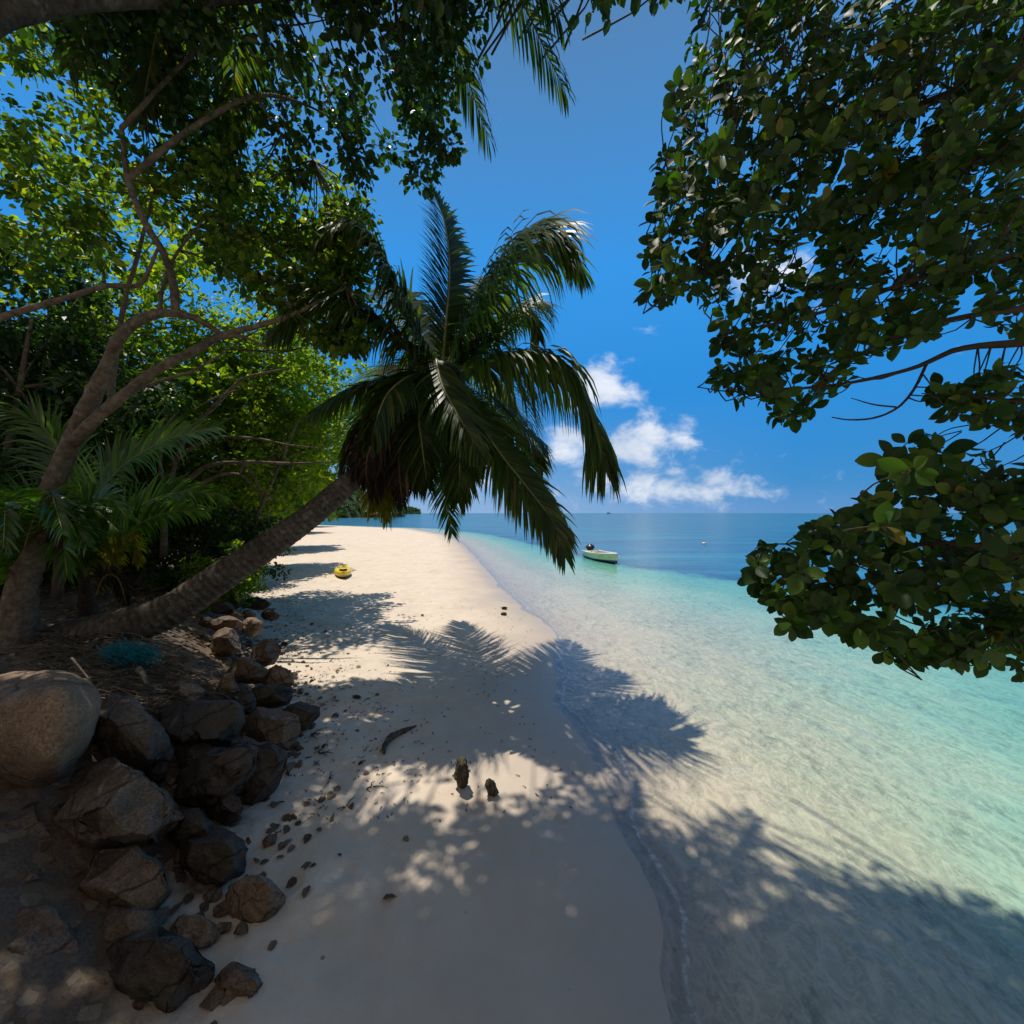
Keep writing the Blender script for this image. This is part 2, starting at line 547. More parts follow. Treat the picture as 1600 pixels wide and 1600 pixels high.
def ground_material():
    m, nt, out = newmat('beach_sand')
    L = nt.links
    tc = N(nt, 'ShaderNodeTexCoord')
    obj = tc.outputs['Object']

    def attr(n):
        a = N(nt, 'ShaderNodeAttribute')
        a.attribute_name = n
        return a.outputs['Fac']
    sd, bd, tt = attr('sd'), attr('bd'), attr('tt')
    big = noise_n(nt, obj, .55, 4, .55)
    mid = noise_n(nt, obj, 3.2, 6, .6)
    fine = noise_n(nt, obj, 45, 5, .7)
    grain = noise_n(nt, obj, 240, 2, .6)
    # dry / wet sand
    sdn = math_n(nt, 'ADD', sd, math_n(nt, 'MULTIPLY', math_n(nt, 'SUBTRACT', big, .5), 1.6))
    dry = mixc(nt, .5, (.62, .515, .40), ramp(nt, mid, [(.3, .82), (.7, 1.12)]), 'MULTIPLY')
    dry = mixc(nt, .4, dry, ramp(nt, grain, [(.3, .75), (.7, 1.2)]), 'MULTIPLY')
    wet = mixc(nt, .4, (.46, .38, .295), ramp(nt, big, [(.3, .85), (.7, 1.1)]), 'MULTIPLY')
    fdry = N(nt, 'ShaderNodeMapRange')
    fdry.interpolation_type = 'SMOOTHSTEP'
    fdry.inputs['From Min'].default_value = .7
    fdry.inputs['From Max'].default_value = 3.0
    L.new(sdn, fdry.inputs['Value'])
    sand = mixc(nt, fdry.outputs[0], wet, dry)
    # the last swash line: a thin band of grit
    line = ramp(nt, math_n(nt, 'ABSOLUTE', math_n(nt, 'ADD', sd, math_n(nt, 'MULTIPLY', math_n(nt, 'SUBTRACT', mid, .45), .12))), [(0, 1), (.035, .55), (.06, 0)])
    sand = mixc(nt, math_n(nt, 'MULTIPLY', line, .55), sand, (.16, .13, .085))
    fz = N(nt, 'ShaderNodeMapRange')
    fz.interpolation_type = 'SMOOTHSTEP'
    fz.inputs['From Min'].default_value = 1.0
    fz.inputs['From Max'].default_value = .12
    L.new(math_n(nt, 'ADD', sd, math_n(nt, 'MULTIPLY', math_n(nt, 'SUBTRACT', mid, .5), .5)), fz.inputs['Value'])
    sand = mixc(nt, math_n(nt, 'MULTIPLY', fz.outputs[0], .5), sand, (.34, .275, .21))
    # drift patches, damp patches
    sand = mixc(nt, math_n(nt, 'MULTIPLY', ramp(nt, noise_n(nt, obj, .9, 6, .65, .4), [(.5, 0), (.66, 1)]), .22), sand, (.36, .28, .20))
    # scattered grit and drift marks
    v = N(nt, 'ShaderNodeTexVoronoi')
    v.inputs['Scale'].default_value = 5.5
    L.new(obj, v.inputs['Vector'])
    spots = math_n(nt, 'MULTIPLY', ramp(nt, v.outputs['Distance'], [(0, 1), (.07, 1), (.10, 0)]), ramp(nt, noise_n(nt, obj, 1.1, 3), [(.52, 0), (.6, 1)]))
    sand = mixc(nt, math_n(nt, 'MULTIPLY', spots, .7), sand, (.12, .09, .06))
    # seabed with the water's depth tint painted in: pale sand, greener sand, sea grass
    wavy = N(nt, 'ShaderNodeMapping')
    wavy.inputs['Rotation'].default_value = (0, 0, math.radians(-28))
    wavy.inputs['Scale'].default_value = (1.0, .5, 1)
    L.new(obj, wavy.inputs['Vector'])
    n_st = noise_n(nt, wavy.outputs[0], .75, 5, .6)
    n_big = noise_n(nt, obj, .12, 4, .6)
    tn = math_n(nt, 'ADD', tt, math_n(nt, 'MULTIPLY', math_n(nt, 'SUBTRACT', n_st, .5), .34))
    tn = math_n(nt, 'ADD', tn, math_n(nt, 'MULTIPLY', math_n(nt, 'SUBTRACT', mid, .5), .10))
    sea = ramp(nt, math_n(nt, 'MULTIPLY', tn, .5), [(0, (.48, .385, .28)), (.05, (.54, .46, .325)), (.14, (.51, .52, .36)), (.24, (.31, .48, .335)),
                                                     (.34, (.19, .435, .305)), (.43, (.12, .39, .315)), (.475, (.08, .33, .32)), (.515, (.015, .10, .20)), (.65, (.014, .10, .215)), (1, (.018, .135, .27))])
    # far meadow: pale streaks of sand between the grass
    st2 = N(nt, 'ShaderNodeMapping')
    st2.inputs['Scale'].default_value = (.035, .26, 1)
    L.new(obj, st2.inputs['Vector'])
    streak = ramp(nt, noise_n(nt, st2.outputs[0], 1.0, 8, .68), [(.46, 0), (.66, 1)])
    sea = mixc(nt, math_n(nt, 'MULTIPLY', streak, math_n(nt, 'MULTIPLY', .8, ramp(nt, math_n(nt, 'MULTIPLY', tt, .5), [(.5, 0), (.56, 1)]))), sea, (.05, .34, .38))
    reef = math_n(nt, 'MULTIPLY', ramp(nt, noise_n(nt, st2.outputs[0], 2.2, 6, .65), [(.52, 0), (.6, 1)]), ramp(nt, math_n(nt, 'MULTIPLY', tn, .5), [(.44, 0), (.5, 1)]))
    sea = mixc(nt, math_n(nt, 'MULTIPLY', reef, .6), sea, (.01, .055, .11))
    # dark weed flecks on the pale bottom
    weed = math_n(nt, 'MULTIPLY', ramp(nt, noise_n(nt, wavy.outputs[0], 5.5, 6, .75), [(.50, 0), (.64, 1)]), ramp(nt, n_st, [(.42, .12), (.58, .95)]))
    sea = mixc(nt, weed, sea, mixc(nt, .62, sea, (.10, .12, .07)))
    belt = ramp(nt, math_n(nt, 'ADD', tt, math_n(nt, 'MULTIPLY', math_n(nt, 'SUBTRACT', n_st, .5), .3)), [(.16, 0), (.26, 1), (.34, .75), (.46, 0)])
    belt = math_n(nt, 'MULTIPLY', belt, ramp(nt, noise_n(nt, wavy.outputs[0], 9, 6, .75), [(.40, .15), (.62, 1)]))
    sea = mixc(nt, math_n(nt, 'MULTIPLY', belt, .42), sea, (.13, .16, .115))
    f_sea = ramp(nt, sd, [(0, 1), (.01, 0)])
    fsea = N(nt, 'ShaderNodeMapRange')
    fsea.inputs['From Min'].default_value = .05
    fsea.inputs['From Max'].default_value = -.35
    L.new(sd, fsea.inputs['Value'])
    col = mixc(nt, fsea.outputs[0], sand, sea)
    fo = ramp(nt, math_n(nt, 'ABSOLUTE', math_n(nt, 'ADD', sd, math_n(nt, 'ADD', .05, math_n(nt, 'MULTIPLY', math_n(nt, 'SUBTRACT', noise_n(nt, obj, 2.1, 5, .7), .5), .30)))), [(0, 1), (.012, .8), (.03, 0)])
    fo = math_n(nt, 'MULTIPLY', fo, ramp(nt, noise_n(nt, obj, 12, 4, .7), [(.40, 0), (.6, 1)]))
    col = mixc(nt, math_n(nt, 'MULTIPLY', fo, .8), col, (.72, .70, .66))
    # bank: dark soil under leaf litter
    v2 = N(nt, 'ShaderNodeTexVoronoi')
    v2.inputs['Scale'].default_value = 14
    L.new(obj, v2.inputs['Vector'])
    lit = mixc(nt, .8, (.12, .09, .065), ramp(nt, fine, [(.3, .45), (.7, 1.6)]), 'MULTIPLY')
    sepc = N(nt, 'ShaderNodeSeparateColor')
    L.new(v2.outputs['Color'], sepc.inputs[0])
    lit = mixc(nt, ramp(nt, sepc.outputs[0], [(.6, 0), (.62, .75)]), lit, ramp(nt, sepc.outputs[1], [(0, (.20, .14, .085)), (.6, (.11, .07, .04)), (1, (.26, .21, .14))]))
    fb = N(nt, 'ShaderNodeMapRange')
    fb.interpolation_type = 'SMOOTHSTEP'
    fb.inputs['From Min'].default_value = .0
    fb.inputs['From Max'].default_value = .7
    L.new(math_n(nt, 'ADD', bd, math_n(nt, 'MULTIPLY', math_n(nt, 'SUBTRACT', mid, .5), 1.5)), fb.inputs['Value'])
    col = mixc(nt, fb.outputs[0], col, lit)
    p = N(nt, 'ShaderNodeBsdfPrincipled')
    L.new(col, p.inputs['Base Color'])
    ro = N(nt, 'ShaderNodeMapRange')
    ro.inputs['From Min'].default_value = .2
    ro.inputs['From Max'].default_value = 1.6
    ro.inputs['To Min'].default_value = .34
    ro.inputs['To Max'].default_value = .9
    L.new(sdn, ro.inputs['Value'])
    L.new(ro.outputs[0], p.inputs['Roughness'])
    p.inputs['Specular IOR Level'].default_value = .35
    hb = math_n(nt, 'ADD', math_n(nt, 'MULTIPLY', mid, 1.0), math_n(nt, 'MULTIPLY', fine, .18))
    pits = N(nt, 'ShaderNodeTexVoronoi')
    pits.feature = 'SMOOTH_F1'
    pits.inputs['Scale'].default_value = 2.6
    L.new(obj, pits.inputs['Vector'])
    pm = ramp(nt, noise_n(nt, obj, .35, 2), [(.45, 0), (.6, 1)])
    hb = math_n(nt, 'ADD', hb, math_n(nt, 'MULTIPLY', math_n(nt, 'MULTIPLY', ramp(nt, pits.outputs['Distance'], [(0, 0), (.35, 1)]), 2.2), pm))
    b = N(nt, 'ShaderNodeBump')
    b.inputs['Distance'].default_value = .05
    L.new(hb, b.inputs['Height'])
    bs = N(nt, 'ShaderNodeMapRange')
    bs.inputs['From Min'].default_value = .3
    bs.inputs['From Max'].default_value = 3.2
    bs.inputs['To Min'].default_value = .06
    bs.inputs['To Max'].default_value = .8
    L.new(sd, bs.inputs['Value'])
    L.new(bs.outputs[0], b.inputs['Strength'])
    L.new(b.outputs[0], p.inputs['Normal'])
    L.new(p.outputs[0], out.inputs[0])
    return m


tag(link('beach_ground', gme, ground_material()), kind='structure')

# ------------------------------------------------------------------ sea water
wys = np.concatenate([np.linspace(-6, 30, 73), np.geomspace(30.6, 2600, 70)])
wus = np.linspace(-1, 1, 121)
wus = np.sign(wus) * np.abs(wus) ** 1.3
WY = np.repeat(wys, len(wus)).reshape(len(wys), len(wus))
WX = wus[None, :] * (25 + 1.9 * np.abs(WY))
WZ = .006 + .004 * wob(WX, WY, .9) * smst(0, 6, WY) * (1 - smst(60, 120, WY))
wv = np.stack([WX, WY, WZ], -1).reshape(-1, 3)
ii, jj = np.meshgrid(np.arange(len(wys) - 1), np.arange(len(wus) - 1), indexing='ij')
w_ = len(wus)
wq = np.stack([ii * w_ + jj, ii * w_ + jj + 1, (ii + 1) * w_ + jj + 1, (ii + 1) * w_ + jj], -1).reshape(-1, 4)


def water_material():
    m, nt, out = newmat('sea_water')
    L = nt.links
    tc = N(nt, 'ShaderNodeTexCoord')
    obj = tc.outputs['Object']
    mp = N(nt, 'ShaderNodeMapping')
    mp.inputs['Rotation'].default_value = (0, 0, math.radians(25))
    mp.inputs['Scale'].default_value = (1, .55, 1)
    L.new(obj, mp.inputs['Vector'])
    n1 = noise_n(nt, mp.outputs[0], 7.5, 3, .55, .6)
    n2 = noise_n(nt, mp.outputs[0], 2.2, 3, .5, .3)
    n3 = noise_n(nt, mp.outputs[0], .5, 3, .5)
    h = math_n(nt, 'ADD', math_n(nt, 'MULTIPLY', n1, .16), math_n(nt, 'MULTIPLY', n2, .5))
    h = math_n(nt, 'ADD', h, math_n(nt, 'MULTIPLY', n3, 1.1))
    bn = bump(nt, h, .6, .17)
    fr = N(nt, 'ShaderNodeFresnel')
    fr.inputs['IOR'].default_value = 1.33
    L.new(bn, fr.inputs['Normal'])
    gl = N(nt, 'ShaderNodeBsdfGlossy')
    gl.inputs['Roughness'].default_value = .06
    gl.inputs['Color'].default_value = (.95, .97, 1, 1)
    L.new(bn, gl.inputs['Normal'])
    # caustic light net painted into the transparency colour, standing in for wave refraction
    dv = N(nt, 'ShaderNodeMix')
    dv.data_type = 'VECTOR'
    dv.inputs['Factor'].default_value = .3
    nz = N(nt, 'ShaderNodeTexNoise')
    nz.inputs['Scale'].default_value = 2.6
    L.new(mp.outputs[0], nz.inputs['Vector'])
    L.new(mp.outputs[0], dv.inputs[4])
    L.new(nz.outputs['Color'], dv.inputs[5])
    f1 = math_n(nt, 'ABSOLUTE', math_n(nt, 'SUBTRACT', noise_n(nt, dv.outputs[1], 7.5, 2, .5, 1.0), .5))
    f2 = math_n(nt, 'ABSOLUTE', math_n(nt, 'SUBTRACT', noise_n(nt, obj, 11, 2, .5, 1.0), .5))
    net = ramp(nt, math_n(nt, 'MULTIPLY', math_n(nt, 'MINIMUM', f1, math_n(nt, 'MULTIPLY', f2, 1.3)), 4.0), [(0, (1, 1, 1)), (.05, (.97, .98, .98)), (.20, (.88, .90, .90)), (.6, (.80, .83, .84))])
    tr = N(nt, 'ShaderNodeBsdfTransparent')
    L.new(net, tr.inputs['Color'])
    mx = N(nt, 'ShaderNodeMixShader')
    L.new(math_n(nt, 'MINIMUM', math_n(nt, 'MULTIPLY', fr.outputs[0], .85), .30), mx.inputs[0])
    L.new(tr.outputs[0], mx.inputs[1])
    L.new(gl.outputs[0], mx.inputs[2])
    L.new(mx.outputs[0], out.inputs[0])
    return m


tag(link('sea_water', np_mesh('sea_water', wv, [wq]), water_material()), kind='structure')


# ------------------------------------------------------------------ palm fronds
def frond(parent, pts, Lmax, n=78, droop=.35, v_up=.25, mat=None, rmat=None, r0=.035, hint=(0, 0, 1), ang=(68, 24), wid=.042, start=.10, gaps=.03, tipdroop=0.0):
    c = curve_pts(pts, 60)
    T = nrm(np.gradient(c, axis=0))
    hint = np.array(hint, float)
    U = nrm(hint[None] - T * (T @ hint)[:, None])
    S = np.cross(T, U)
    s = np.linspace(start, 1.0, n)
    fi = s * 59
    i0 = np.clip(fi.astype(int), 0, 58)
    fr = (fi - i0)[:, None]
    lerp = lambda A: A[i0] * (1 - fr) + A[i0 + 1] * fr
    base, t, u, sd_ = lerp(c), nrm(lerp(T)), nrm(lerp(U)), nrm(lerp(S))
    Vs, Qs, off = [], [], 0
    for sg in (-1, 1):
        keep = rng.random(n) > gaps
        b, tt_, uu, ss = base[keep], t[keep], u[keep], sd_[keep]
        sk = s[keep] + rng.normal(0, .004, keep.sum())
        m = len(b)
        prof = np.clip((sk - start + .05) / .22, 0, 1) ** .6 * (1 - .62 * np.clip((sk - .5) / .5, 0, 1) ** 1.7)
        Ln = Lmax * prof * rng.uniform(.85, 1.08, m)
        a = np.radians(ang[0] + (ang[1] - ang[0]) * sk ** 1.2 + rng.normal(0, 4, m))[:, None]
        vu = v_up + rng.normal(0, .10, m)[:, None]
        D = nrm(tt_ * np.cos(a) + sg * ss * np.sin(a) * np.cos(vu) + uu * np.sin(vu) * np.sin(a))
        segs = 5
        pos = b.copy()
        wp = np.array([.55, 1.0, .95, .72, .42, .04]) * wid
        g = (droop * rng.uniform(.35, 1.65, m))[:, None] * np.array([[0, 0, -1.0]])
        rows = []
        for k in range(segs + 1):
            W = nrm(tt_ - D * np.sum(tt_ * D, 1, keepdims=True) + .25 * uu * sg)
            rows.append(pos - W * wp[k] * .5)
            rows.append(pos + W * wp[k] * .5)
            pos = pos + D * (Ln / segs)[:, None]
            D = nrm(D + g * (.5 + .35 * k))
        R = np.stack(rows, 1)                       # m, 12, 3
        Vs.append(R.reshape(-1, 3))
        q = np.array([(2 * k, 2 * k + 1, 2 * k + 3, 2 * k + 2) for k in range(segs)])
        Qs.append((q[None] + (np.arange(m) * 12)[:, None, None]).reshape(-1, 4) + off)
        off += m * 12
    o = link('frond', np_mesh('frond', np.vstack(Vs), [np.vstack(Qs)], True), mat or M['frond'], parent)
    tb = Tubes()
    tb.add([Vector(q) for q in c[::6]] + [Vector(c[-1])], r0, .005, 30, 6)
    tb.build('rachis', rmat or M['rachis'], o)
    return o


# ---- the leaning coconut palm
palm = empty('coconut_palm', P(200, 1000, 6.4), 'leaning coconut palm with a ringed grey trunk curving out over the beach', 'palm tree')
tp = [(40, 1030, 6.35), (125, 1000, 6.35), (200, 978, 6.45), (270, 952, 6.6), (340, 905, 6.8), (420, 852, 7.0), (480, 810, 7.15), (535, 763, 7.25), (580, 724, 7.3), (640, 655, 7.4), (690, 592, 7.5)]
tr_ = [.36, .33, .29, .26, .24, .22, .20, .175, .165, .15, .12]
tc_ = curve_pts(PA(tp), 240)
sl = np.linspace(0, 1, 240)
rad = np.interp(sl, np.linspace(0, 1, len(tr_)), tr_)
arc = np.concatenate([[0], np.cumsum(np.linalg.norm(np.diff(tc_, axis=0), axis=1))])
rad = rad * (1 + .055 * ((arc * 9.5 + .4 * np.sin(arc * 3)) % 1 - .5) + .02 * np.sin(arc * 5.1))
V, q, t3, u = tube(tc_, rad, 28, .022)
link('trunk', np_mesh('trunk', V, [q, t3], True, u), M['palm_bark'], palm)
# flared root bole at the foot
tb = Tubes()
for k in range(130):
    a = rng.uniform(0, 2 * math.pi)
    bx = P(rng.uniform(60, 210), 1000, 6.35)
    st = Vector((bx.x, 6.4 - .30 * abs(math.sin(a)), bx.z + .05 + .1 * rng.random()))
    en = st + Vector((rng.normal(0, .35), -rng.uniform(.1, .5), -rng.uniform(.15, .35)))
    tb.add([st, (st + en) / 2 + Vector((rng.normal(0, .06), -.05, .05)), en], rng.uniform(.010, .028), .005, 6, 5)
tb.build('root', M['bark'], palm)
CR = (690, 592, 7.5)
fr_specs = [
    # path, leaflet length, droop, v_up, hint, opts
    ([CR, (697, 500, 7.6), (702, 420, 7.8), (694, 345, 8.0), (672, 290, 8.1)], .72, .12, .10, (.75, -.7, .2), {}),
    ([CR, (655, 528, 7.2), (622, 455, 6.9), (590, 392, 6.7), (556, 362, 6.5), (520, 365, 6.4)], 1.2, .5, .1, (.3, -.2, 1), {}),
    ([CR, (735, 492, 7.3), (790, 410, 7.1), (845, 378, 7.0), (884, 398, 6.9)], 1.75, .52, .0, (-.3, -.2, 1), {'n': 200, 'wid': .056}),
    ([CR, (735, 560, 8.0), (790, 500, 8.6), (830, 488, 9.0), (842, 530, 9.3)], 1.1, .5, .1, (-.3, 0, 1), {}),
    ([CR, (745, 568, 7.4), (810, 558, 7.3), (868, 570, 7.2), (915, 630, 7.1), (944, 728, 7.0)], 1.65, .7, .0, (-.2, 0, 1), {'n': 200, 'wid': .056}),
    ([CR, (728, 630, 7.3), (775, 700, 7.1), (830, 770, 7.0), (862, 814, 6.9), (880, 862, 6.85)], 1.02, .30, .05, (.4, -.7, .5), {'n': 170}),
    ([CR, (688, 640, 7.9), (690, 710, 8.2), (696, 770, 8.3), (706, 832, 8.3)], .66, .12, .0, (0, -1, .1), {'n': 64, 'wid': .04}),
    ([CR, (682, 560, 6.9), (690, 600, 6.5), (722, 660, 6.2), (748, 705, 6.1)], .75, .35, .0, (.3, -1, .5), {}),
    ([CR, (640, 590, 7.7), (580, 600, 7.9), (530, 620, 8.0), (494, 642, 8.1)], 1.0, .5, .1, (0, -.3, 1), {}),
    ([CR, (640, 545, 7.2), (580, 495, 7.0), (510, 478, 6.8), (440, 508, 6.7)], 1.3, .45, .1, (.1, -.2, 1), {}),
    ([CR, (740, 620, 8.1), (800, 665, 8.7), (838, 700, 9.1), (848, 735, 9.3)], .9, .5, .1, (-.2, 0, 1), {}),
    ([CR, (650, 585, 6.9), (610, 610, 6.3), (590, 650, 6.1), (580, 690, 6.0)], .7, .5, .0, (-.2, -1, .6), {}),
    ([CR, (662, 610, 7.7), (630, 660, 8.0), (610, 730, 8.2), (606, 800, 8.3)], .95, .4, .0, (-.3, -.8, .3), {}),
    ([CR, (720, 545, 8.0), (745, 480, 8.7), (760, 440, 9.4), (770, 430, 10)], .95, .3, .1, (0, -.5, 1), {}),
    ([CR, (668, 545, 8.1), (640, 480, 8.9), (610, 450, 9.6), (585, 455, 10.1)], 1.0, .4, .1, (0, -.5, 1), {}),
    ([CR, (700, 610, 7.1), (716, 655, 6.8), (718, 730, 6.7), (716, 780, 6.7)], .8, .35, .0, (.2, -1, .4), {}),
    ([CR, (672, 600, 7.1), (655, 640, 6.8), (660, 700, 6.6), (668, 760, 6.6)], .75, .35, .0, (-.2, -1, .4), {}),
    ([CR, (640, 600, 7.6), (585, 640, 7.8), (552, 690, 7.9), (538, 740, 7.9)], .95, .5, .0, (-.3, -.6, .6), {}),
    ([CR, (676, 560, 8.6), (664, 580, 10.0), (664, 630, 11.4), (668, 690, 12.5)], 1.5, .4, .1, (0, -.2, 1), {}),
    ([CR, (650, 575, 8.4), (610, 590, 9.8), (575, 635, 11.2), (556, 690, 12.0)], 1.5, .4, .1, (0, -.2, 1), {}),
    ([CR, (725, 570, 8.4), (765, 580, 9.4), (805, 630, 10.3), (826, 690, 10.9)], 1.5, .4, .1, (0, -.2, 1), {}),
]
for path, L_, dr, vu, hint, kw in fr_specs:
    frond(palm, PA(path), L_ * 1.06, kw.pop('n', 150), dr, vu, hint=hint, wid=kw.pop('wid', .054), **kw)
for path, L_ in (([(640, 650, 7.35), (610, 690, 7.2), (590, 740, 7.1), (585, 775, 7.1)], .6),
                 ([(645, 640, 7.3), (625, 700, 7.1), (625, 750, 7.0), (630, 790, 7.0)], .55),
                 ([(640, 640, 7.4), (585, 665, 7.2), (560, 700, 7.1), (556, 745, 7.1)], .6),
                 ([(650, 640, 7.3), (650, 690, 7.0), (650, 730, 6.95), (645, 765, 6.9)], .55),
                 ([(630, 650, 7.2), (600, 670, 6.9), (575, 710, 6.8), (572, 760, 6.8)], .55)):
    o = frond(palm, PA(path), L_, 60, .8, .0, M['frond_dead'], M['rachis_dead'], hint=(.1, -1, .3), wid=.05, gaps=.15)
    o['label'] = 'dead brown frond hanging under the crown'
for path in ([(640, 665, 7.6), (600, 700, 7.9), (592, 750, 8.0), (605, 812, 8.0)], [(640, 665, 7.5), (585, 715, 7.8), (575, 770, 7.9), (580, 800, 7.9)]):
    o = frond(palm, PA(path), .62, 50, .5, .0, M['frond_yellow'], M['rachis_dead'], hint=(.1, -1, .3), wid=.05, gaps=.1)
    o['label'] = 'yellowing frond hanging below the trunk top'
tb = Tubes()
tb.add(PA([(640, 690, 7.0), (636, 740, 6.9), (637, 768, 6.9), (637, 786, 6.9)]), .01, .004, 14, 6, radii=[.012, .008, .012, .035, .028, .003])
tb.build('flower_spathe', M['rachis_dead'], palm)
for (x, y, Y) in ((652, 640, 7.2), (664, 655, 7.1), (642, 660, 7.15), (676, 642, 7.15), (655, 672, 7.1), (630, 645, 7.2)):
    bm = bmesh.new()
    bmesh.ops.create_icosphere(bm, subdivisions=2, radius=.11)
    for v in bm.verts:
        v.co.z *= 1.25
        v.co += P(x, y, Y)
    bm_obj('coconut', bm, M['coconut'], palm)
bm = bmesh.new()      # fibrous sheath round the crown shaft
c = curve_pts(PA([(575, 727, 7.3), (615, 685, 7.34), (650, 645, 7.4), (692, 590, 7.5)]), 30)
V, q, t3, u = tube(c, np.interp(np.linspace(0, 1, 30), [0, .3, .7, 1], [.19, .27, .25, .06]), 24, .10)
bm.free()
link('leaf_sheath', np_mesh('leaf_sheath', V, [q, t3], True, u), M['husk'], palm)

# ---- tall palm standing behind the camera: its fronds reach in over the top of the picture
tall = empty('coconut_palm', (-4.9, .6, gz(-4.9, .6)), 'tall coconut palm whose fronds hang in over the top of the foreground beach', 'palm tree')
tb = Tubes()
tb.add([Vector((-4.9, .6, .8)), Vector((-4.6, 1.6, 4)), Vector((-3.7, 3.0, 7.2)), Vector((-2.6, 4.2, 9.4))], .22, .13, 60, 16)
tb.build('trunk', M['palm_bark'], tall)
tc0 = Vector((-2.6, 4.2, 9.4))
for k in range(15):
    a = k * 2.399 + .4
    rr = 3.0 + .6 * rng.random()
    d = Vector((math.cos(a), math.sin(a), 0))
    up = .9 * rng.random()
    pts = [tc0, tc0 + d * rr * .35 + Vector((0, 0, .35 + up)), tc0 + d * rr * .7 + Vector((0, 0, .2 + up)), tc0 + d * rr + Vector((0, 0, -.75 + up * .4))]
    gp = np.array([list(p - Vector((-1.17, .77, 5.63)) / 5.63 * p.z) for p in pts])
    if np.any(np.hypot(gp[1:, 0] - .05, gp[1:, 1] - 5.2) < .75): continue
    frond(tall, pts, .95, 70, .4, .1, wid=.05, hint=(0, 0, 1))

# ---- young palms on the bank
yp = empty('young_palm', G(150, 960), 'young coconut palm with long arching fronds on the left bank', 'palm tree', 'young palms on the bank')
yb = (135, 905, 6.9)
for path, L_, mat in (
    ([yb, (145, 800, 6.5), (185, 735, 6.2), (255, 690, 6.0), (335, 668, 5.9)], .85, 'frond_young'),
    ([yb, (170, 830, 6.9), (230, 785, 6.9), (290, 768, 6.9), (350, 775, 7.0)], .6, 'frond_young'),
    ([yb, (165, 860, 6.8), (215, 820, 6.7), (270, 800, 6.6), (320, 800, 6.6)], .55, 'frond_young'),
    ([yb, (120, 800, 6.7), (100, 720, 6.6), (60, 660, 6.4), (0, 640, 6.2)], .85, 'frond_young'),
    ([yb, (140, 820, 7.2), (160, 740, 7.4), (200, 700, 7.6), (260, 690, 7.8)], .7, 'frond_young'),
    ([yb, (110, 850, 6.6), (70, 800, 6.3), (10, 780, 6.1), (-40, 800, 6.0)], .7, 'frond_young'),
    ([yb, (130, 830, 6.4), (140, 790, 5.9), (170, 780, 5.5), (200, 810, 5.3)], .6, 'frond_young'),
    ([yb, (120, 850, 6.3), (105, 830, 5.8), (100, 850, 5.4), (105, 900, 5.2)], .6, 'frond_young'),
    ([(150, 930, 6.8), (172, 885, 6.7), (195, 850, 6.6), (212, 850, 6.6), (218, 880, 6.6)], .38, 'frond_yellow'),
    ([(150, 930, 6.8), (165, 900, 6.7), (185, 905, 6.6), (198, 945, 6.55)], .3, 'frond_dead'),
):
    o = frond(yp, PA(path), L_, 64, .22, .15, M[mat], hint=(.1, -1, .45), wid=.04, r0=.02)
    if mat != 'frond_young': o['label'] = 'yellow withered frond near the base' if mat == 'frond_yellow' else 'brown dead frond at the base'
tb = Tubes()
tb.add(PA([(140, 975, 6.9), (136, 930, 6.9), (135, 895, 6.9)]), .14, .08, 14, 10, .06)
tb.build('trunk', M['husk'], yp)

yp2 = empty('young_palm', P(20, 990, 6.0), 'young palm at the far left edge of the bank behind the pale boulder', 'palm tree', 'young palms on the bank')
yb = (20, 930, 6.0)
for k in range(11):
    a = -2.7 + k * .52
    dx, dy = math.cos(a), math.sin(a)
    ln = rng.uniform(130, 190)
    pts = [yb, (yb[0] + dx * ln * .3, yb[1] - 90 - 40 * rng.random(), 6 + dy * .35), (yb[0] + dx * ln * .7, yb[1] - 130 - 40 * rng.random(), 6 + dy * .8), (yb[0] + dx * ln, yb[1] - 60 - 60 * rng.random(), 6 + dy * 1.1)]
    frond(yp2, PA(pts), .55, 46, .25, .2, M['frond_young'], hint=(0, -.3, 1), wid=.042, r0=.018)
tb = Tubes()
tb.add(PA([(20, 1000, 6.0), (20, 960, 6.0), (20, 925, 6.0)]), .13, .08, 12, 10, .06)
tb.build('trunk', M['husk'], yp2)

# low strap-leaved plant catching the light
lily = empty('strap_plant', P(88, 850, 5.4), 'bright green strap-leaved plant in a patch of sun at the left edge', 'plant')
Cs = np.array(P(90, 825, 5.4))
n = 46
d = rnd_unit(n)
d[:, 2] = np.abs(d[:, 2]) * .9 + .15
d = nrm(d)
Vs, Qs = [], []
for k in range(n):
    ln, wd = rng.uniform(.35, .62), rng.uniform(.03, .05)
    pos, D = Cs + rng.normal(0, .03, 3), d[k].copy()
    W = nrm(np.cross(D, [0, 0, 1.0]))
    rows = []
    for s_ in range(6):
        ww = wd * (1, 1.1, 1, .8, .5, .03)[s_]
        rows += [pos - W * ww, pos + W * ww]
        pos = pos + D * ln / 5
        D = nrm(D + np.array([0, 0, -.22]))
    Vs.append(np.array(rows))
    Qs.append(np.array([(2 * i, 2 * i + 1, 2 * i + 3, 2 * i + 2) for i in range(5)]) + 12 * k)
link('foliage', np_mesh('foliage', np.vstack(Vs), [np.vstack(Qs)]), M['strap'], lily)
tb = Tubes()
tb.add([Vector(Cs) + Vector((0, 0, -.9)), Vector(Cs) + Vector((.02, 0, -.4)), Vector(Cs)], .06, .04, 8, 8)
tb.build('stem', M['husk'], lily)

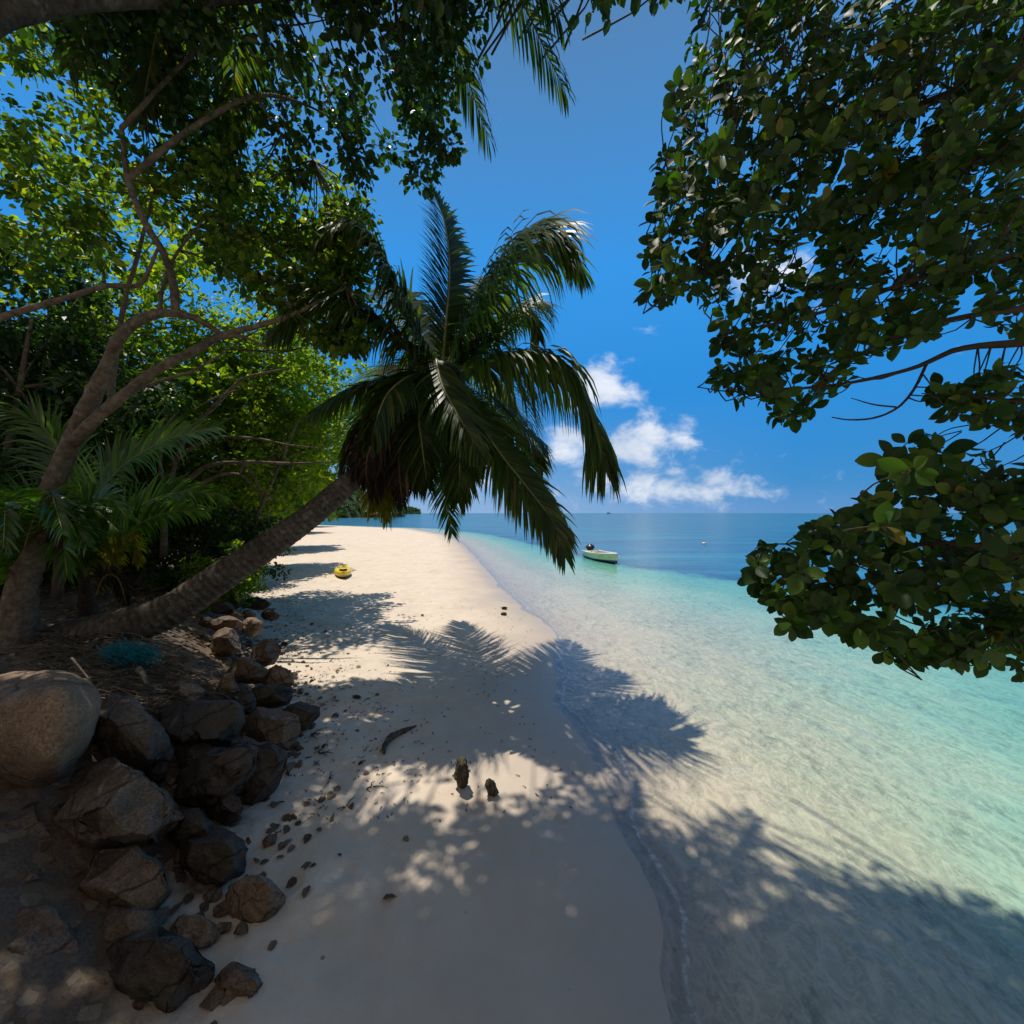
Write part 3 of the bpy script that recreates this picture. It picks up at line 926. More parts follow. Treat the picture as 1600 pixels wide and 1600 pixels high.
SUNV = np.array([-1.17, .77, 5.63]) / 5.63
GAPS = [[(-2.3, 4.3), (-2.25, 4.85), (-1.44, 5.25), (-1.1, 4.64), (-1.6, 4.25)],
        [(-.45, 4.8), (-.34, 5.75), (.02, 5.8), (.5, 4.9), (.0, 4.65)]]
for _x, _y, _r in ((-.9, 5.1, .10), (-.62, 5.0, .12), (-.7, 4.55, .14), (-.1, 4.5, .10), (.3, 4.55, .1), (-1.2, 5.9, .12), (-2.3, 6.0, .22), (-1.9, 6.2, .2), (-.6, 3.7, .15), (.4, 3.3, .12), (-1.4, 3.4, .15), (2.2, 3.6, .15), (3.0, 3.9, .2), (1.6, 3.2, .12)):
    GAPS.append([(_x - _r, _y - _r), (_x + _r, _y - _r), (_x + _r, _y + _r), (_x - _r, _y + _r)])


def opens(c, m=.27):
    """True where a clump would close one of the gaps the sun comes through"""
    g = c - SUNV * c[:, 2:3]
    hit = np.zeros(len(c), bool)
    for poly in GAPS:
        for k in range(8):
            hit |= in_poly(g[:, 0] + m * math.cos(k * .785), g[:, 1] + m * math.sin(k * .785), poly)
        hit |= in_poly(g[:, 0], g[:, 1], poly)
    return hit


# ------------------------------------------------------------------ big broadleaf tree over the left bank
L1 = empty('broadleaf_tree', P(60, 1000, 5.9), 'big broadleaf tree with curved grey limbs arching over the left bank', 'tree')


def limb(parent, pts, radii, mat, name='branch', n=40, sides=12):
    tb = Tubes()
    c = tb.add(PA(pts), 0, 0, n, sides, .07, [q * .8 for q in radii])
    tb.build(name, mat, parent)
    return c


limb(L1, [(20, 1010, 5.9), (40, 900, 5.9), (75, 780, 5.9), (112, 690, 5.9), (140, 630, 5.95), (165, 580, 6.0)], [.28, .22, .17, .145, .13, .118], M['bark_light'], 'trunk')
limbs = [
    ([(162, 586, 6.0), (185, 530, 6.0), (215, 502, 6.0), (255, 489, 6.05), (300, 495, 6.1), (335, 515, 6.15), (362, 530, 6.2)], [.15, .125, .115, .105, .09, .07, .04]),
    ([(115, 690, 5.85), (150, 655, 5.8), (200, 612, 5.8), (250, 575, 5.85), (300, 550, 5.9), (345, 525, 6.0), (400, 510, 6.1), (460, 490, 6.2), (540, 450, 6.3)], [.14, .12, .115, .10, .09, .075, .06, .045, .02]),
    ([(275, 490, 6.05), (270, 440, 6.0), (255, 395, 5.9), (225, 345, 5.8), (200, 280, 5.7), (190, 200, 5.6)], [.10, .08, .075, .07, .06, .04]),
    ([(250, 490, 6.05), (252, 460, 6.1), (262, 430, 6.2), (280, 390, 6.4), (330, 330, 6.5)], [.05, .04, .035, .03, .015]),
    ([(-150, 560, 5.9), (-40, 510, 5.8), (60, 478, 5.8), (105, 465, 5.8), (165, 447, 5.8), (210, 447, 5.9), (226, 436, 5.9), (250, 380, 6.0)], [.10, .085, .075, .06, .05, .03]),
    ([(172, 640, 6.3), (180, 560, 6.4), (195, 470, 6.5), (215, 400, 6.6), (240, 300, 6.7)], [.075, .06, .055, .045, .03]),
    ([(345, 527, 6.0), (375, 525, 6.0), (410, 540, 6.0), (440, 560, 6.0)], [.05, .04, .025, .012]),
    ([(200, 615, 6.4), (250, 595, 6.4), (300, 580, 6.5), (360, 545, 6.6)], [.045, .038, .03, .015]),
    ([(200, 280, 5.7), (300, 200, 5.8), (400, 150, 6.2), (480, 165, 6.6), (540, 200, 7.0)], [.07, .065, .055, .04, .012]),
    ([(190, 200, 5.6), (330, 60, 5.9), (440, 20, 6.3), (520, 30, 6.8)], [.05, .045, .03, .01]),
    ([(400, 150, 6.2), (440, 210, 6.8), (490, 250, 7.3)], [.045, .035, .025, .01]),
]
for pts, rd in limbs:
    limb(L1, pts, [q * .74 for q in rd], M['bark_light'])
poly_l1 = [(-120, -140), (440, -140), (540, 300), (572, 340), (572, 368), (545, 390), (548, 440), (575, 515), (565, 560), (510, 540), (455, 490), (390, 450), (330, 440), (300, 400), (240, 400), (200, 440), (130, 410), (60, 440), (-120, 450)]
c1 = poly_points(poly_l1, 700, 5.7, 8.4)
c1 = c1[(c1[:, 2] < 6.9) | (rng.random(len(c1)) < .45)]
c1b = poly_points([(430, 340), (570, 345), (560, 390), (545, 420), (575, 515), (565, 560), (500, 540), (440, 470)], 90, 5.6, 6.9)
c1c = poly_points([(470, 338), (572, 338), (566, 385), (548, 420), (578, 500), (556, 548), (490, 530), (450, 450)], 190, 6.9, 7.9)
c1c = np.vstack([c1c, poly_points([(330, 280), (470, 250), (555, 300), (575, 345), (470, 420), (340, 420)], 130, 7.2, 8.6)])
c1 = np.vstack([c1, c1b, c1c])
c1 = c1[~opens(c1)]
link('crown', clump_leaves(c1, 36, .32, .13, .34, HEXA), M['leaf_near'], L1)
tb = Tubes()
skel = np.array([list(P(*p)) for pts, _ in limbs for p in pts])
for k in range(0, len(c1), 3):
    a = c1[k]
    j = np.argmin(np.linalg.norm(skel - a, axis=1))
    b = skel[j]
    if np.linalg.norm(a - b) < 1.8:
        tb.add([Vector(b), Vector((a + b) / 2) + Vector(rng.normal(0, .12, 3)), Vector(a)], .014, .004, 6, 4)
tag(tb.build('twigs', M['bark'], L1), kind='stuff')

# overhead crown that shades the foreground (its own tree, rooted behind the bank)
OV = empty('broadleaf_tree', (-5.6, 1.6, gz(-5.6, 1.6)), 'tall broadleaf tree whose leafy crown hangs across the top over the beach', 'tree')
tb = Tubes()
tb.add([Vector((-5.6, 1.6, .8)), Vector((-5.2, 2.2, 4)), Vector((-4.6, 3.6, 7.5)), Vector((-3.6, 5.0, 9.4)), Vector((-2.4, 5.4, 10.0)), Vector((-1.2, 5.3, 10.3))], .28, .03, 60, 12, .03)
tb.build('trunk', M['bark'], OV)
sund = np.array([-1.17, .77, 5.63]) / 5.63
tg = []
while len(tg) < 860:
    x, y = rng.uniform(-3.8, 4.2), rng.uniform(2.2, 6.4)
    if y > 5.9 and x > -2.2 and rng.random() < .75: continue
    if x > .9 and y > 4.2 - .35 * (x - .9): continue
    if x < -2.3 and rng.random() < .6: continue
    z = rng.uniform(8.8, 10.8)
    q = np.array([x, y, 0]) + sund * z
    if 801 - (q[2] - H) / q[1] * F > 285: continue
    tg.append(q)
tg = np.array(tg)
tg = tg[~opens(tg)]
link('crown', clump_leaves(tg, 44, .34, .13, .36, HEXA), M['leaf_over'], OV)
tb = Tubes()
for k in range(0, len(tg), 3):
    a = tg[k]
    b = np.array([a[0] * .7 - .8, 5.4, 9.8]) + rng.normal(0, .3, 3)
    tb.add([Vector(b), Vector((a + b) / 2) + Vector(rng.normal(0, .1, 3)), Vector(a)], .018, .005, 6, 4)
tag(tb.build('twigs', M['bark'], OV), kind='stuff')


# ------------------------------------------------------------------ trees along the shore
def shore_tree(name, label, c, r, n, per, L, mat, group=None, clump=.4, tmpl=RHOMB, cat='tree', base=None, lean=0.0, stems=3):
    c = np.array(c, float)
    r = np.array(r, float)
    bx, by = base if base else (c[0] - .9, c[1])
    bz = gz(bx, by)
    t = empty(name, (bx, by, bz), label, cat, group)
    d = rnd_unit(n)
    rad_ = rng.random(n) ** .35
    lump = 1 + .16 * np.sin(d[:, 0] * 5 + c[0]) + .16 * np.sin(d[:, 2] * 6 + c[1]) + .1 * np.sin(d[:, 1] * 7)
    cc = c + d * (rad_ * lump)[:, None] * r
    g_ = terrain(cc[:, 0], cc[:, 1])[0]
    cc[:, 2] = np.maximum(cc[:, 2], g_ + .15 + .2 * rng.random(n))
    over = terrain(cc[:, 0], cc[:, 1])[2] < .35
    if cat == 'tree': cc = cc[~(over & (cc[:, 2] < 2.6))]
    n = len(cc)
    link('crown', clump_leaves(cc, per, clump, L, .36, tmpl), mat, t)
    tb = Tubes()
    for k in range(stems):
        e = c + rng.normal(0, .35, 3) * r
        s0 = Vector((bx + rng.normal(0, .12), by + rng.normal(0, .12), bz - .15))
        midp = (s0 + Vector(e)) / 2 + Vector((rng.normal(0, .25), rng.normal(0, .25), -.2))
        tb.add([s0, midp, Vector(e)], .07 * r[2] ** .5 * (1.3 if k == 0 else .8), .025, 16, 8, .04)
        for j in range(7):
            a = cc[rng.integers(n)]
            b = Vector(e) * .6 + midp * .4
            tb.add([b, (b + Vector(a)) / 2 + Vector(rng.normal(0, .2, 3)), Vector(a)], .028, .008, 8, 5)
    tb.build('trunk', M['bark_light'], t)
    return t


G2 = 'broadleaf trees lining the bank'
shore_tree('broadleaf_tree', 'leafy low tree between the curved limbs and the young palm fronds', (-8.9, 10.9, 4.6), (2.3, .9, 2.0), 110, 40, .14, M['leaf_mid'], G2, .38)
shore_tree('broadleaf_tree', 'bushy green tree behind the curved limbs on the left bank', (-7.6, 12.0, 6.3), (3.2, 1.9, 3.0), 270, 42, .15, M['leaf_mid'], G2, .42)
shore_tree('broadleaf_tree', 'tall dark tree filling the upper left corner behind the limbs', (-10.2, 11.2, 8.2), (4.2, 2.4, 4.2), 300, 44, .17, M['leaf_mid'], G2, .5)
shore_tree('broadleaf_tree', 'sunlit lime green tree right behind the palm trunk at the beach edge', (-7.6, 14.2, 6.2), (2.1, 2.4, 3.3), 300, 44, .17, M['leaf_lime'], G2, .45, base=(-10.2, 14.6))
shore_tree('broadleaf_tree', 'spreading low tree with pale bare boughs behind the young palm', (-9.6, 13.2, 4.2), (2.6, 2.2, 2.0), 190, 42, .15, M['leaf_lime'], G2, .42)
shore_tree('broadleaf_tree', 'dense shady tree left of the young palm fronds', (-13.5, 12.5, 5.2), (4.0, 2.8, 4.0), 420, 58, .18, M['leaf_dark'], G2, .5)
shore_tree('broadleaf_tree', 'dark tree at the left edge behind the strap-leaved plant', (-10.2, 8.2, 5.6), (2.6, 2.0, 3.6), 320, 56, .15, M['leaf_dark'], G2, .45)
shore_tree('broadleaf_tree', 'rounded green tree overhanging the sand behind the lime green tree', (-12.6, 22, 4.8), (2.7, 3.0, 3.5), 420, 56, .24, M['leaf_mid'], G2, .55)
shore_tree('broadleaf_tree', 'green tree above the strip of beach far beyond the kayak', (-18.5, 34, 5.2), (3.6, 4, 4.4), 360, 52, .34, M['leaf_mid'], G2, .8)
shore_tree('broadleaf_tree', 'dark rounded tree at the far end of the beach', (-33.5, 60, 5.4), (4.8, 5, 5.0), 320, 48, .5, M['leaf_dark'], G2, 1.1)
shore_tree('broadleaf_tree', 'last small tree at the far bend of the beach', (-46, 88, 5.5), (5.5, 6, 5.5), 300, 44, .7, M['leaf_mid'], G2, 1.4)
shore_tree('shrub', 'dark shrub under the trees behind the leaning trunk', (-7.9, 11.0, 2.5), (1.6, 1.2, 1.2), 130, 60, .11, M['leaf_dark'], 'shrubs under the trees', .32, cat='shrub')
shore_tree('shrub', 'leafy shrub against the upper side of the leaning trunk', (-6.6, 9.6, 1.75), (.8, .7, .75), 60, 55, .10, M['leaf_mid'], 'shrubs under the trees', .25, cat='shrub')
shore_tree('shrub', 'broad dark shrub right of the leaning trunk at the beach edge', (-11.2, 17.0, 2.2), (1.7, 1.6, 1.5), 170, 55, .15, M['leaf_dark'], 'shrubs under the trees', .4, cat='shrub')
shore_tree('shrub', 'low dark shrub behind the young palms', (-11.0, 11.0, 2.6), (1.8, 1.2, 1.5), 150, 55, .13, M['leaf_dark'], 'shrubs under the trees', .38, cat='shrub')
shore_tree('shrub', 'small bright sprout on the bank beside the leaning trunk', tuple(G(262, 925) + Vector((0, 0, .15))), (.28, .22, .2), 12, 30, .10, M['leaf_lime'], 'shrubs under the trees', .12, cat='shrub')

# bare low boughs of the spreading tree
bare = empty('dead_tree', P(255, 870, 9.6), 'pale leafless forked boughs in front of the lime green foliage', 'tree')
for pts, rd in (
    ([(255, 870, 9.6), (262, 780, 9.4), (300, 745, 9.3), (330, 726, 9.2), (390, 722, 9.2), (450, 724, 9.3), (520, 722, 9.4)], [.09, .08, .07, .06, .05, .035, .012]),
    ([(262, 784, 9.4), (300, 765, 9.3), (340, 743, 9.2), (375, 742, 9.1), (395, 760, 9.0), (428, 785, 9.0)], [.06, .055, .05, .045, .03, .012]),
    ([(375, 742, 9.1), (382, 725, 9.1), (398, 748, 9.0), (408, 766, 9.0), (434, 764, 9.0)], [.03, .028, .025, .02, .01]),
    ([(320, 731, 9.2), (335, 738, 9.2), (350, 730, 9.2), (340, 700, 9.2)], [.025, .022, .018, .01]),
    ([(300, 665, 9.6), (330, 640, 9.5), (365, 605, 9.4), (385, 590, 9.3), (450, 575, 9.4)], [.06, .055, .05, .04, .012]),
    ([(255, 660, 9.4), (300, 640, 9.3), (340, 620, 9.3), (400, 600, 9.3)], [.04, .03, .025, .01]),
    ([(335, 682, 9.3), (400, 685, 9.3), (450, 695, 9.4), (500, 700, 9.4)], [.04, .035, .025, .01]),
    ([(255, 870, 9.6), (258, 800, 9.6), (275, 720, 9.7), (300, 665, 9.6)], [.08, .07, .065, .06]),
    ([(258, 800, 9.6), (250, 720, 9.5), (255, 660, 9.4)], [.06, .05, .04]),
    ([(275, 720, 9.7), (300, 700, 9.5), (335, 682, 9.3)], [.05, .045, .04]),
):
    limb(bare, pts, rd, M['bark_light'], 'branch', 26, 8)

# wood behind, reading as one mass
fc = []
while len(fc) < 1500:
    y = rng.uniform(15, 75)
    bd_ = rng.uniform(7, 26)
    x = float(np.interp(y, _yy, TOE)) - bd_ * 1.1
    g0 = gz(x, y)
    fc.append((x, y, g0 + rng.uniform(.3, 6.5 + 1.5 * math.sin(x * .8) + 1.5 * math.sin(y * .45))))
fw = link('forest', clump_leaves(np.array(fc), 46, .95, .36, .38, RHOMB), M['leaf_mid'])
tag(fw, 'continuous green wood on the slope behind the beach trees', 'forest', kind='stuff')

# ------------------------------------------------------------------ headland and far island
def hill(name, cx, cy, rx, ry, hh, mat, seed):
    n, m = 60, 30
    V, Q = [], []
    for i in range(n):
        for j in range(m):
            x, y = -1 + 2 * i / (n - 1), -1 + 2 * j / (m - 1)
            e = max(0, 1 - x * x - y * y)
            z = hh * (e ** .6) * (1 + .35 * noise.noise(Vector((x * 2.5 + seed, y * 2.5, seed)))) + .05 * hh * noise.noise(Vector((x * 12, y * 12, seed))) - 1.0
            V.append((cx + x * rx, cy + y * ry, z if e > 0 else -1.5))
    for i in range(n - 1):
        for j in range(m - 1):
            Q.append((i * m + j, (i + 1) * m + j, (i + 1) * m + j + 1, i * m + j + 1))
    return tag(link(name, np_mesh(name, np.array(V), [np.array(Q)]), mat), kind='structure'), np.array(V)


M['hill'] = simple_mat('hill', (.03, .05, .02), .9, .1, .5, .3, .5)
M['island'] = simple_mat('island', (.025, .06, .045), .9, .1, .4, .05, .5)
h1, hv = hill('headland', -124, 300, 44, 60, 21, M['hill'], 3.1)
k = hv[hv[:, 2] > .5]
k = k[rng.integers(0, len(k), 520)] + rng.normal(0, 1, (520, 3)) * np.array([1.2, 1.2, .9]) + np.array([0, 0, .8])
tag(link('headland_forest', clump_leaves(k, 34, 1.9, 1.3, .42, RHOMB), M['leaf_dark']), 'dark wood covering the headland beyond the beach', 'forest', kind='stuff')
h2, hv = hill('far_island', -256, 950, 46, 60, 17, M['island'], 7.7)
k = hv[hv[:, 2] > 1]
k = k[rng.integers(0, len(k), 420)] + rng.normal(0, 1.5, (420, 3))
tag(link('island_forest', clump_leaves(k, 30, 4.0, 3.0, .45, RHOMB), M['leaf_dark']), 'dark wood covering the low island on the horizon', 'forest', kind='stuff')


# ------------------------------------------------------------------ rocks
def rock(label, outline, Y, mat, seed, depth=.8, rnd=.12, jag=.05, group=None, name='boulder', drop=None):
    """outline in picture coordinates at distance Y -> a solid of real depth"""
    R = random.Random(seed)
    if len(outline) == 4 and not isinstance(outline[0], tuple):
        cx, cy, w, h = outline
        k = 9
        a0 = R.random() * 6.28
        outline = [(cx + w / 2 * R.uniform(.86, 1.06) * math.cos(a0 + 6.283 * i / k), cy + h / 2 * R.uniform(.86, 1.06) * math.sin(a0 + 6.283 * i / k)) for i in range(k)]
    ox, oy = sum(p[0] for p in outline) / len(outline), sum(p[1] for p in outline) / len(outline)
    grow = 1.09 if (group or '').startswith('boulders') else 1.0
    outline = [(ox + (x - ox) * grow, oy + (y - oy) * grow) for x, y in outline]
    pts = [P(x, y, Y) for x, y in outline]
    c = sum(pts, Vector()) / len(pts)
    size = max((p - c).length for p in pts)
    bm = bmesh.new()
    for p in pts:
        bm.verts.new(p)
    ox, oy = sum(p[0] for p in outline) / len(outline), sum(p[1] for p in outline) / len(outline)
    for sg in (-1, 1):
        for (x, y) in outline:
            k = R.uniform(.5, .86)
            bm.verts.new(P(ox + (x - ox) * k, oy + (y - oy) * k, Y + sg * size * depth * R.uniform(.45, 1.0)))
    r = bmesh.ops.convex_hull(bm, input=bm.verts)
    bmesh.ops.delete(bm, geom=list({g for g in r['geom_interior'] + r['geom_unused'] if isinstance(g, bmesh.types.BMVert)}), context='VERTS')
    if rnd <= .2:
        for _ in range(R.randint(2, 4)):
            d = Vector((R.uniform(-.8, .8), R.uniform(-1, .3), R.uniform(-.1, .9))).normalized()
            mx_ = max((v.co - c).dot(d) for v in bm.verts)
            bmesh.ops.bisect_plane(bm, geom=bm.verts[:] + bm.edges[:] + bm.faces[:], plane_co=c + d * mx_ * R.uniform(.66, .86), plane_no=d, clear_outer=True)
            r = bmesh.ops.convex_hull(bm, input=bm.verts)
            kill = list({g for g in r['geom_interior'] + r['geom_unused'] if isinstance(g, bmesh.types.BMVert)})
            if kill: bmesh.ops.delete(bm, geom=kill, context='VERTS')
    bmesh.ops.dissolve_limit(bm, angle_limit=.12, verts=bm.verts, edges=bm.edges)
    bmesh.ops.bevel(bm, geom=list(bm.edges), offset=size * rnd * (1 if rnd > .2 else .38), segments=2, affect='EDGES', profile=.6, clamp_overlap=True)
    bmesh.ops.triangulate(bm, faces=bm.faces)
    for _ in range(3):
        long = [e for e in bm.edges if e.calc_length() > size * .13]
        if not long: break
        bmesh.ops.subdivide_edges(bm, edges=long, cuts=1)
        bmesh.ops.triangulate(bm, faces=[f for f in bm.faces if len(f.verts) > 3])
    bmesh.ops.subdivide_edges(bm, edges=bm.edges[:], cuts=1)
    bmesh.ops.triangulate(bm, faces=[f for f in bm.faces if len(f.verts) > 3])
    if rnd > .2:
        for _ in range(3):
            bmesh.ops.smooth_vert(bm, verts=bm.verts, factor=.5, use_axis_x=True, use_axis_y=True, use_axis_z=True)
    bm.normal_update()
    o3 = Vector((seed * 3.7, seed * 1.3, 0))
    for v in bm.verts:
        q = (v.co - c) / size
        d = (abs(noise.noise(q * 1.6 + o3)) - .2) * jag * 2.0 - max(0, noise.noise(q * 2.6 + o3 * 2) - .25) * jag * 2.2 + noise.noise(q * 5 + o3) * jag * .55 + noise.noise(q * 13 + o3) * jag * .28
        v.co += v.normal * d * size
    base = c.copy()
    me = bpy.data.meshes.new(name)
    for v in bm.verts: v.co -= base
    for f in bm.faces: f.smooth = True
    bm.to_mesh(me)
    bm.free()
    if rnd <= .2: me.set_sharp_from_angle(angle=math.radians(24))
    o = link(name, me, M[mat])
    o.location = base
    return tag(o, label, 'rock', group)


GB = 'boulders of the rock bank'
rock('huge smooth tan granite boulder at the left edge below the teal net', [(-70, 1085), (-10, 1062), (60, 1052), (115, 1054), (148, 1080), (154, 1110), (138, 1150), (116, 1180), (96, 1222), (40, 1245), (-40, 1235), (-90, 1160)], 3.6, 'rock_tan', 1, .8, .24, .03, GB)
rock('big grey rough boulder with a pale broken right edge beside the smooth tan one', [(150, 1095), (170, 1088), (205, 1096), (228, 1110), (248, 1135), (268, 1165), (262, 1185), (235, 1195), (200, 1200), (150, 1190), (130, 1140)], 4.15, 'rock_grey', 2, .7, .06, .06, GB)
rock('purplish grey peaked boulder in the lower left corner', [(60, 1235), (100, 1213), (135, 1205), (160, 1190), (185, 1195), (225, 1215), (255, 1245), (275, 1275), (240, 1310), (150, 1330), (70, 1310)], 3.45, 'rock_grey', 3, .7, .06, .07, GB)
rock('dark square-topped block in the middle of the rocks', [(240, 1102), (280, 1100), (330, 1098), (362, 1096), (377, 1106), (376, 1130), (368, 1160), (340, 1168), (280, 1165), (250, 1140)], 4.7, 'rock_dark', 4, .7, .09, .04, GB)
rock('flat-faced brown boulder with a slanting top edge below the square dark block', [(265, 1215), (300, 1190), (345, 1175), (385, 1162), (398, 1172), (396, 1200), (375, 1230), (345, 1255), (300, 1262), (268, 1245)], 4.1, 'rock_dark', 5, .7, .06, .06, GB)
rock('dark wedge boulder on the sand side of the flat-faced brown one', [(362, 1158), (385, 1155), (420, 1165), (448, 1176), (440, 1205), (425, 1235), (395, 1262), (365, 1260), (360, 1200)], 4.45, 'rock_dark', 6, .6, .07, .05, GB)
rock('brown boulder with two sunlit patches on its domed top', [(372, 1150), (385, 1120), (400, 1106), (435, 1108), (462, 1120), (466, 1145), (450, 1170), (415, 1175), (380, 1165)], 5.1, 'rock_brown', 7, .7, .13, .05, GB)
rock('dark pointed boulder jutting onto the sand', [(440, 1105), (470, 1098), (498, 1106), (496, 1118), (478, 1138), (455, 1145), (438, 1130)], 5.6, 'rock_dark', 8, .7, .12, .04, GB)
rock('dark lumpy boulder just above the dome with sunlit patches', [(392, 1085), (398, 1068), (425, 1070), (455, 1076), (450, 1098), (425, 1106), (398, 1104)], 5.9, 'rock_dark', 9, .8, .12, .05, GB)
rock('tan wedge rock at the sand edge above the dark lumpy boulder', [(412, 1066), (420, 1048), (432, 1040), (448, 1046), (463, 1056), (462, 1068), (440, 1076), (418, 1074)], 6.5, 'rock_tan', 10, .8, .12, .05, GB)
rock('long brown rock with a ridged back left of the tan wedge', [(356, 1050), (366, 1032), (385, 1027), (405, 1038), (420, 1050), (415, 1066), (395, 1068), (366, 1066)], 6.45, 'rock_brown', 11, .8, .12, .05, GB)
rock('brown peaked rock standing alone between sand and roots', [(388, 1030), (398, 1010), (415, 998), (432, 1003), (437, 1020), (428, 1036), (405, 1042), (392, 1038)], 7.2, 'rock_brown', 12, .8, .13, .04, GB)
rock('small round tan rock on the sand below the dark cluster', (394, 980, 38, 32), 8.4, 'rock_tan', 13, .9, .24, .05, GB)
rock('pinkish brown rounded rock just under the leaning trunk', (354, 976, 52, 26), 8.0, 'rock_brown', 14, .8, .2, .05, GB)
rock('mossy brown rock below the pinkish rounded one', (353, 1004, 56, 42), 7.5, 'rock_brown', 15, .8, .18, .05, GB)
rock('pale triangular wedge rock wedged above the dark lumpy boulder', [(336, 1080), (350, 1055), (362, 1052), (374, 1080), (360, 1092), (344, 1090)], 5.9, 'rock_tan', 16, .8, .1, .05, GB)
rock('small tan rock catching the sun behind the square dark block', (293, 1082, 56, 36), 5.3, 'rock_tan', 17, .8, .2, .05, GB)
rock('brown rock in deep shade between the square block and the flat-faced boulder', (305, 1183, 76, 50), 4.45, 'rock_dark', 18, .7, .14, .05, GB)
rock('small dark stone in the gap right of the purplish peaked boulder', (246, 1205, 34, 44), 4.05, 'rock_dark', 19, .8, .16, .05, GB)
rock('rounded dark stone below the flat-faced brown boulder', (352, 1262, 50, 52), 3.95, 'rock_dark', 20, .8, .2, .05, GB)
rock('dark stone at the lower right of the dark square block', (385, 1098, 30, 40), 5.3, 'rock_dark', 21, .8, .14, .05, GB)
GC = 'dark rocks clustered under the leaning palm'
for i, (lb, e, Y, mt) in enumerate((
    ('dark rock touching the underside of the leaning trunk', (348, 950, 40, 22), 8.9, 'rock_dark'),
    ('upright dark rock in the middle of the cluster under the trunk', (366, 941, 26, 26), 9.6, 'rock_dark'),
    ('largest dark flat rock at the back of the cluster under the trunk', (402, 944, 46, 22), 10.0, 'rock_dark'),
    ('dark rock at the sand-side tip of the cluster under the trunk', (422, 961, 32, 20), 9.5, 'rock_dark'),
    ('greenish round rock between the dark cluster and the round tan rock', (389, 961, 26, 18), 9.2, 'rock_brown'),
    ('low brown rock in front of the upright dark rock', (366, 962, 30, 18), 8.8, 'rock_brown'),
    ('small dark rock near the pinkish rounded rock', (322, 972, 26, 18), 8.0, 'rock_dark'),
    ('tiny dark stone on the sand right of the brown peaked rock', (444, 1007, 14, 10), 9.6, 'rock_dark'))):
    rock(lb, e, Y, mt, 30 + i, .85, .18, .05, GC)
for i, (lb, e, Y, mt) in enumerate((
    ('broad grey boulder at the left edge under the huge tan one', (20, 1310, 150, 130), 3.3, 'rock_grey'),
    ('brown boulder below the purplish peaked boulder', (185, 1385, 160, 120), 3.15, 'rock_brown'),
    ('dark boulder right below the rounded dark stone', (330, 1335, 120, 100), 3.6, 'rock_dark'),
    ('tan rounded boulder at the sand edge near the bottom of the picture', (395, 1415, 100, 90), 3.3, 'rock_tan'),
    ('large grey boulder in the bottom left corner', (40, 1500, 200, 160), 2.75, 'rock_grey'),
    ('dark angular boulder at the bottom between the grey and tan ones', (240, 1520, 170, 130), 2.75, 'rock_dark'),
    ('brown sand-washed stone at the bottom edge beside the dark angular boulder', (370, 1545, 90, 80), 2.8, 'rock_brown'),
    ('dark stone wedged between the brown boulder and the dark one below the rounded stone', (268, 1400, 80, 84), 3.45, 'rock_dark'),
    ('grey stone between the brown boulder and the bottom left corner boulder', (120, 1448, 96, 74), 3.1, 'rock_grey'),
    ('tan stone above the dark angular boulder at the bottom', (300, 1462, 84, 64), 3.05, 'rock_tan'),
    ('dark boulder at the left edge between two grey ones', (60, 1400, 110, 80), 3.15, 'rock_dark'),
    ('dark boulder at the far left below the broad grey one', (40, 1215, 110, 90), 3.75, 'rock_dark'),
    ('small brown boulder filling the gap right of the broad grey one', (112, 1345, 80, 70), 3.35, 'rock_brown'),
    ('grey brown boulder at the bottom left between the corner boulder and the brown one', (200, 1455, 110, 90), 2.95, 'rock_grey'),
    ('dark rock under the pointed edge of the purplish peaked boulder', (290, 1300, 90, 70), 3.7, 'rock_dark'),
    ('brown boulder at the very bottom between the corner boulder and the angular one', (140, 1570, 130, 90), 2.65, 'rock_brown'))):
    rock(lb, e, Y, mt, 50 + i, .75, .12, .06, 'boulders along the bottom of the bank')
# headland foot rocks
for i, (px, w, hh, lb) in enumerate(((556, 16, 7, 'pale boulder at the left of the headland foot'), (585, 20, 7, 'orange boulder at the middle of the headland foot'), (606, 18, 9, 'orange boulder at the seaward end of the headland foot'), (621, 6, 4, 'dark rock in the sea just off the headland'))):
    rock(lb, (px, 803, w, hh), 262, 'rock_tan' if i < 3 else 'rock_dark', 70 + i, .8, .15, .06, 'rocks at the headland foot')

# broken stone packed between the boulders
bm = bmesh.new()
for k in range(330):
    y = 2.5 + 7.5 * rng.random()
    x = float(np.interp(y, _yy, TOE)) + .12 - abs(rng.normal(0, .75))
    r_ = rng.uniform(.025, .085)
    g = Vector((x, y, gz(x, y) + r_ * .2))
    vs = [bm.verts.new(g + Vector(nrm(rng.normal(size=3)) * r_ * np.array([1, 1, .7]))) for _ in range(11)]
    rr_ = bmesh.ops.convex_hull(bm, input=vs)
    kill = list({q_ for q_ in rr_['geom_interior'] + rr_['geom_unused'] if isinstance(q_, bmesh.types.BMVert)})
    if kill: bmesh.ops.delete(bm, geom=kill, context='VERTS')
tag(bm_obj('rubble', bm, M['rock_brown'], None, False), 'small broken stones packed between the boulders of the bank', 'rubble', kind='stuff')
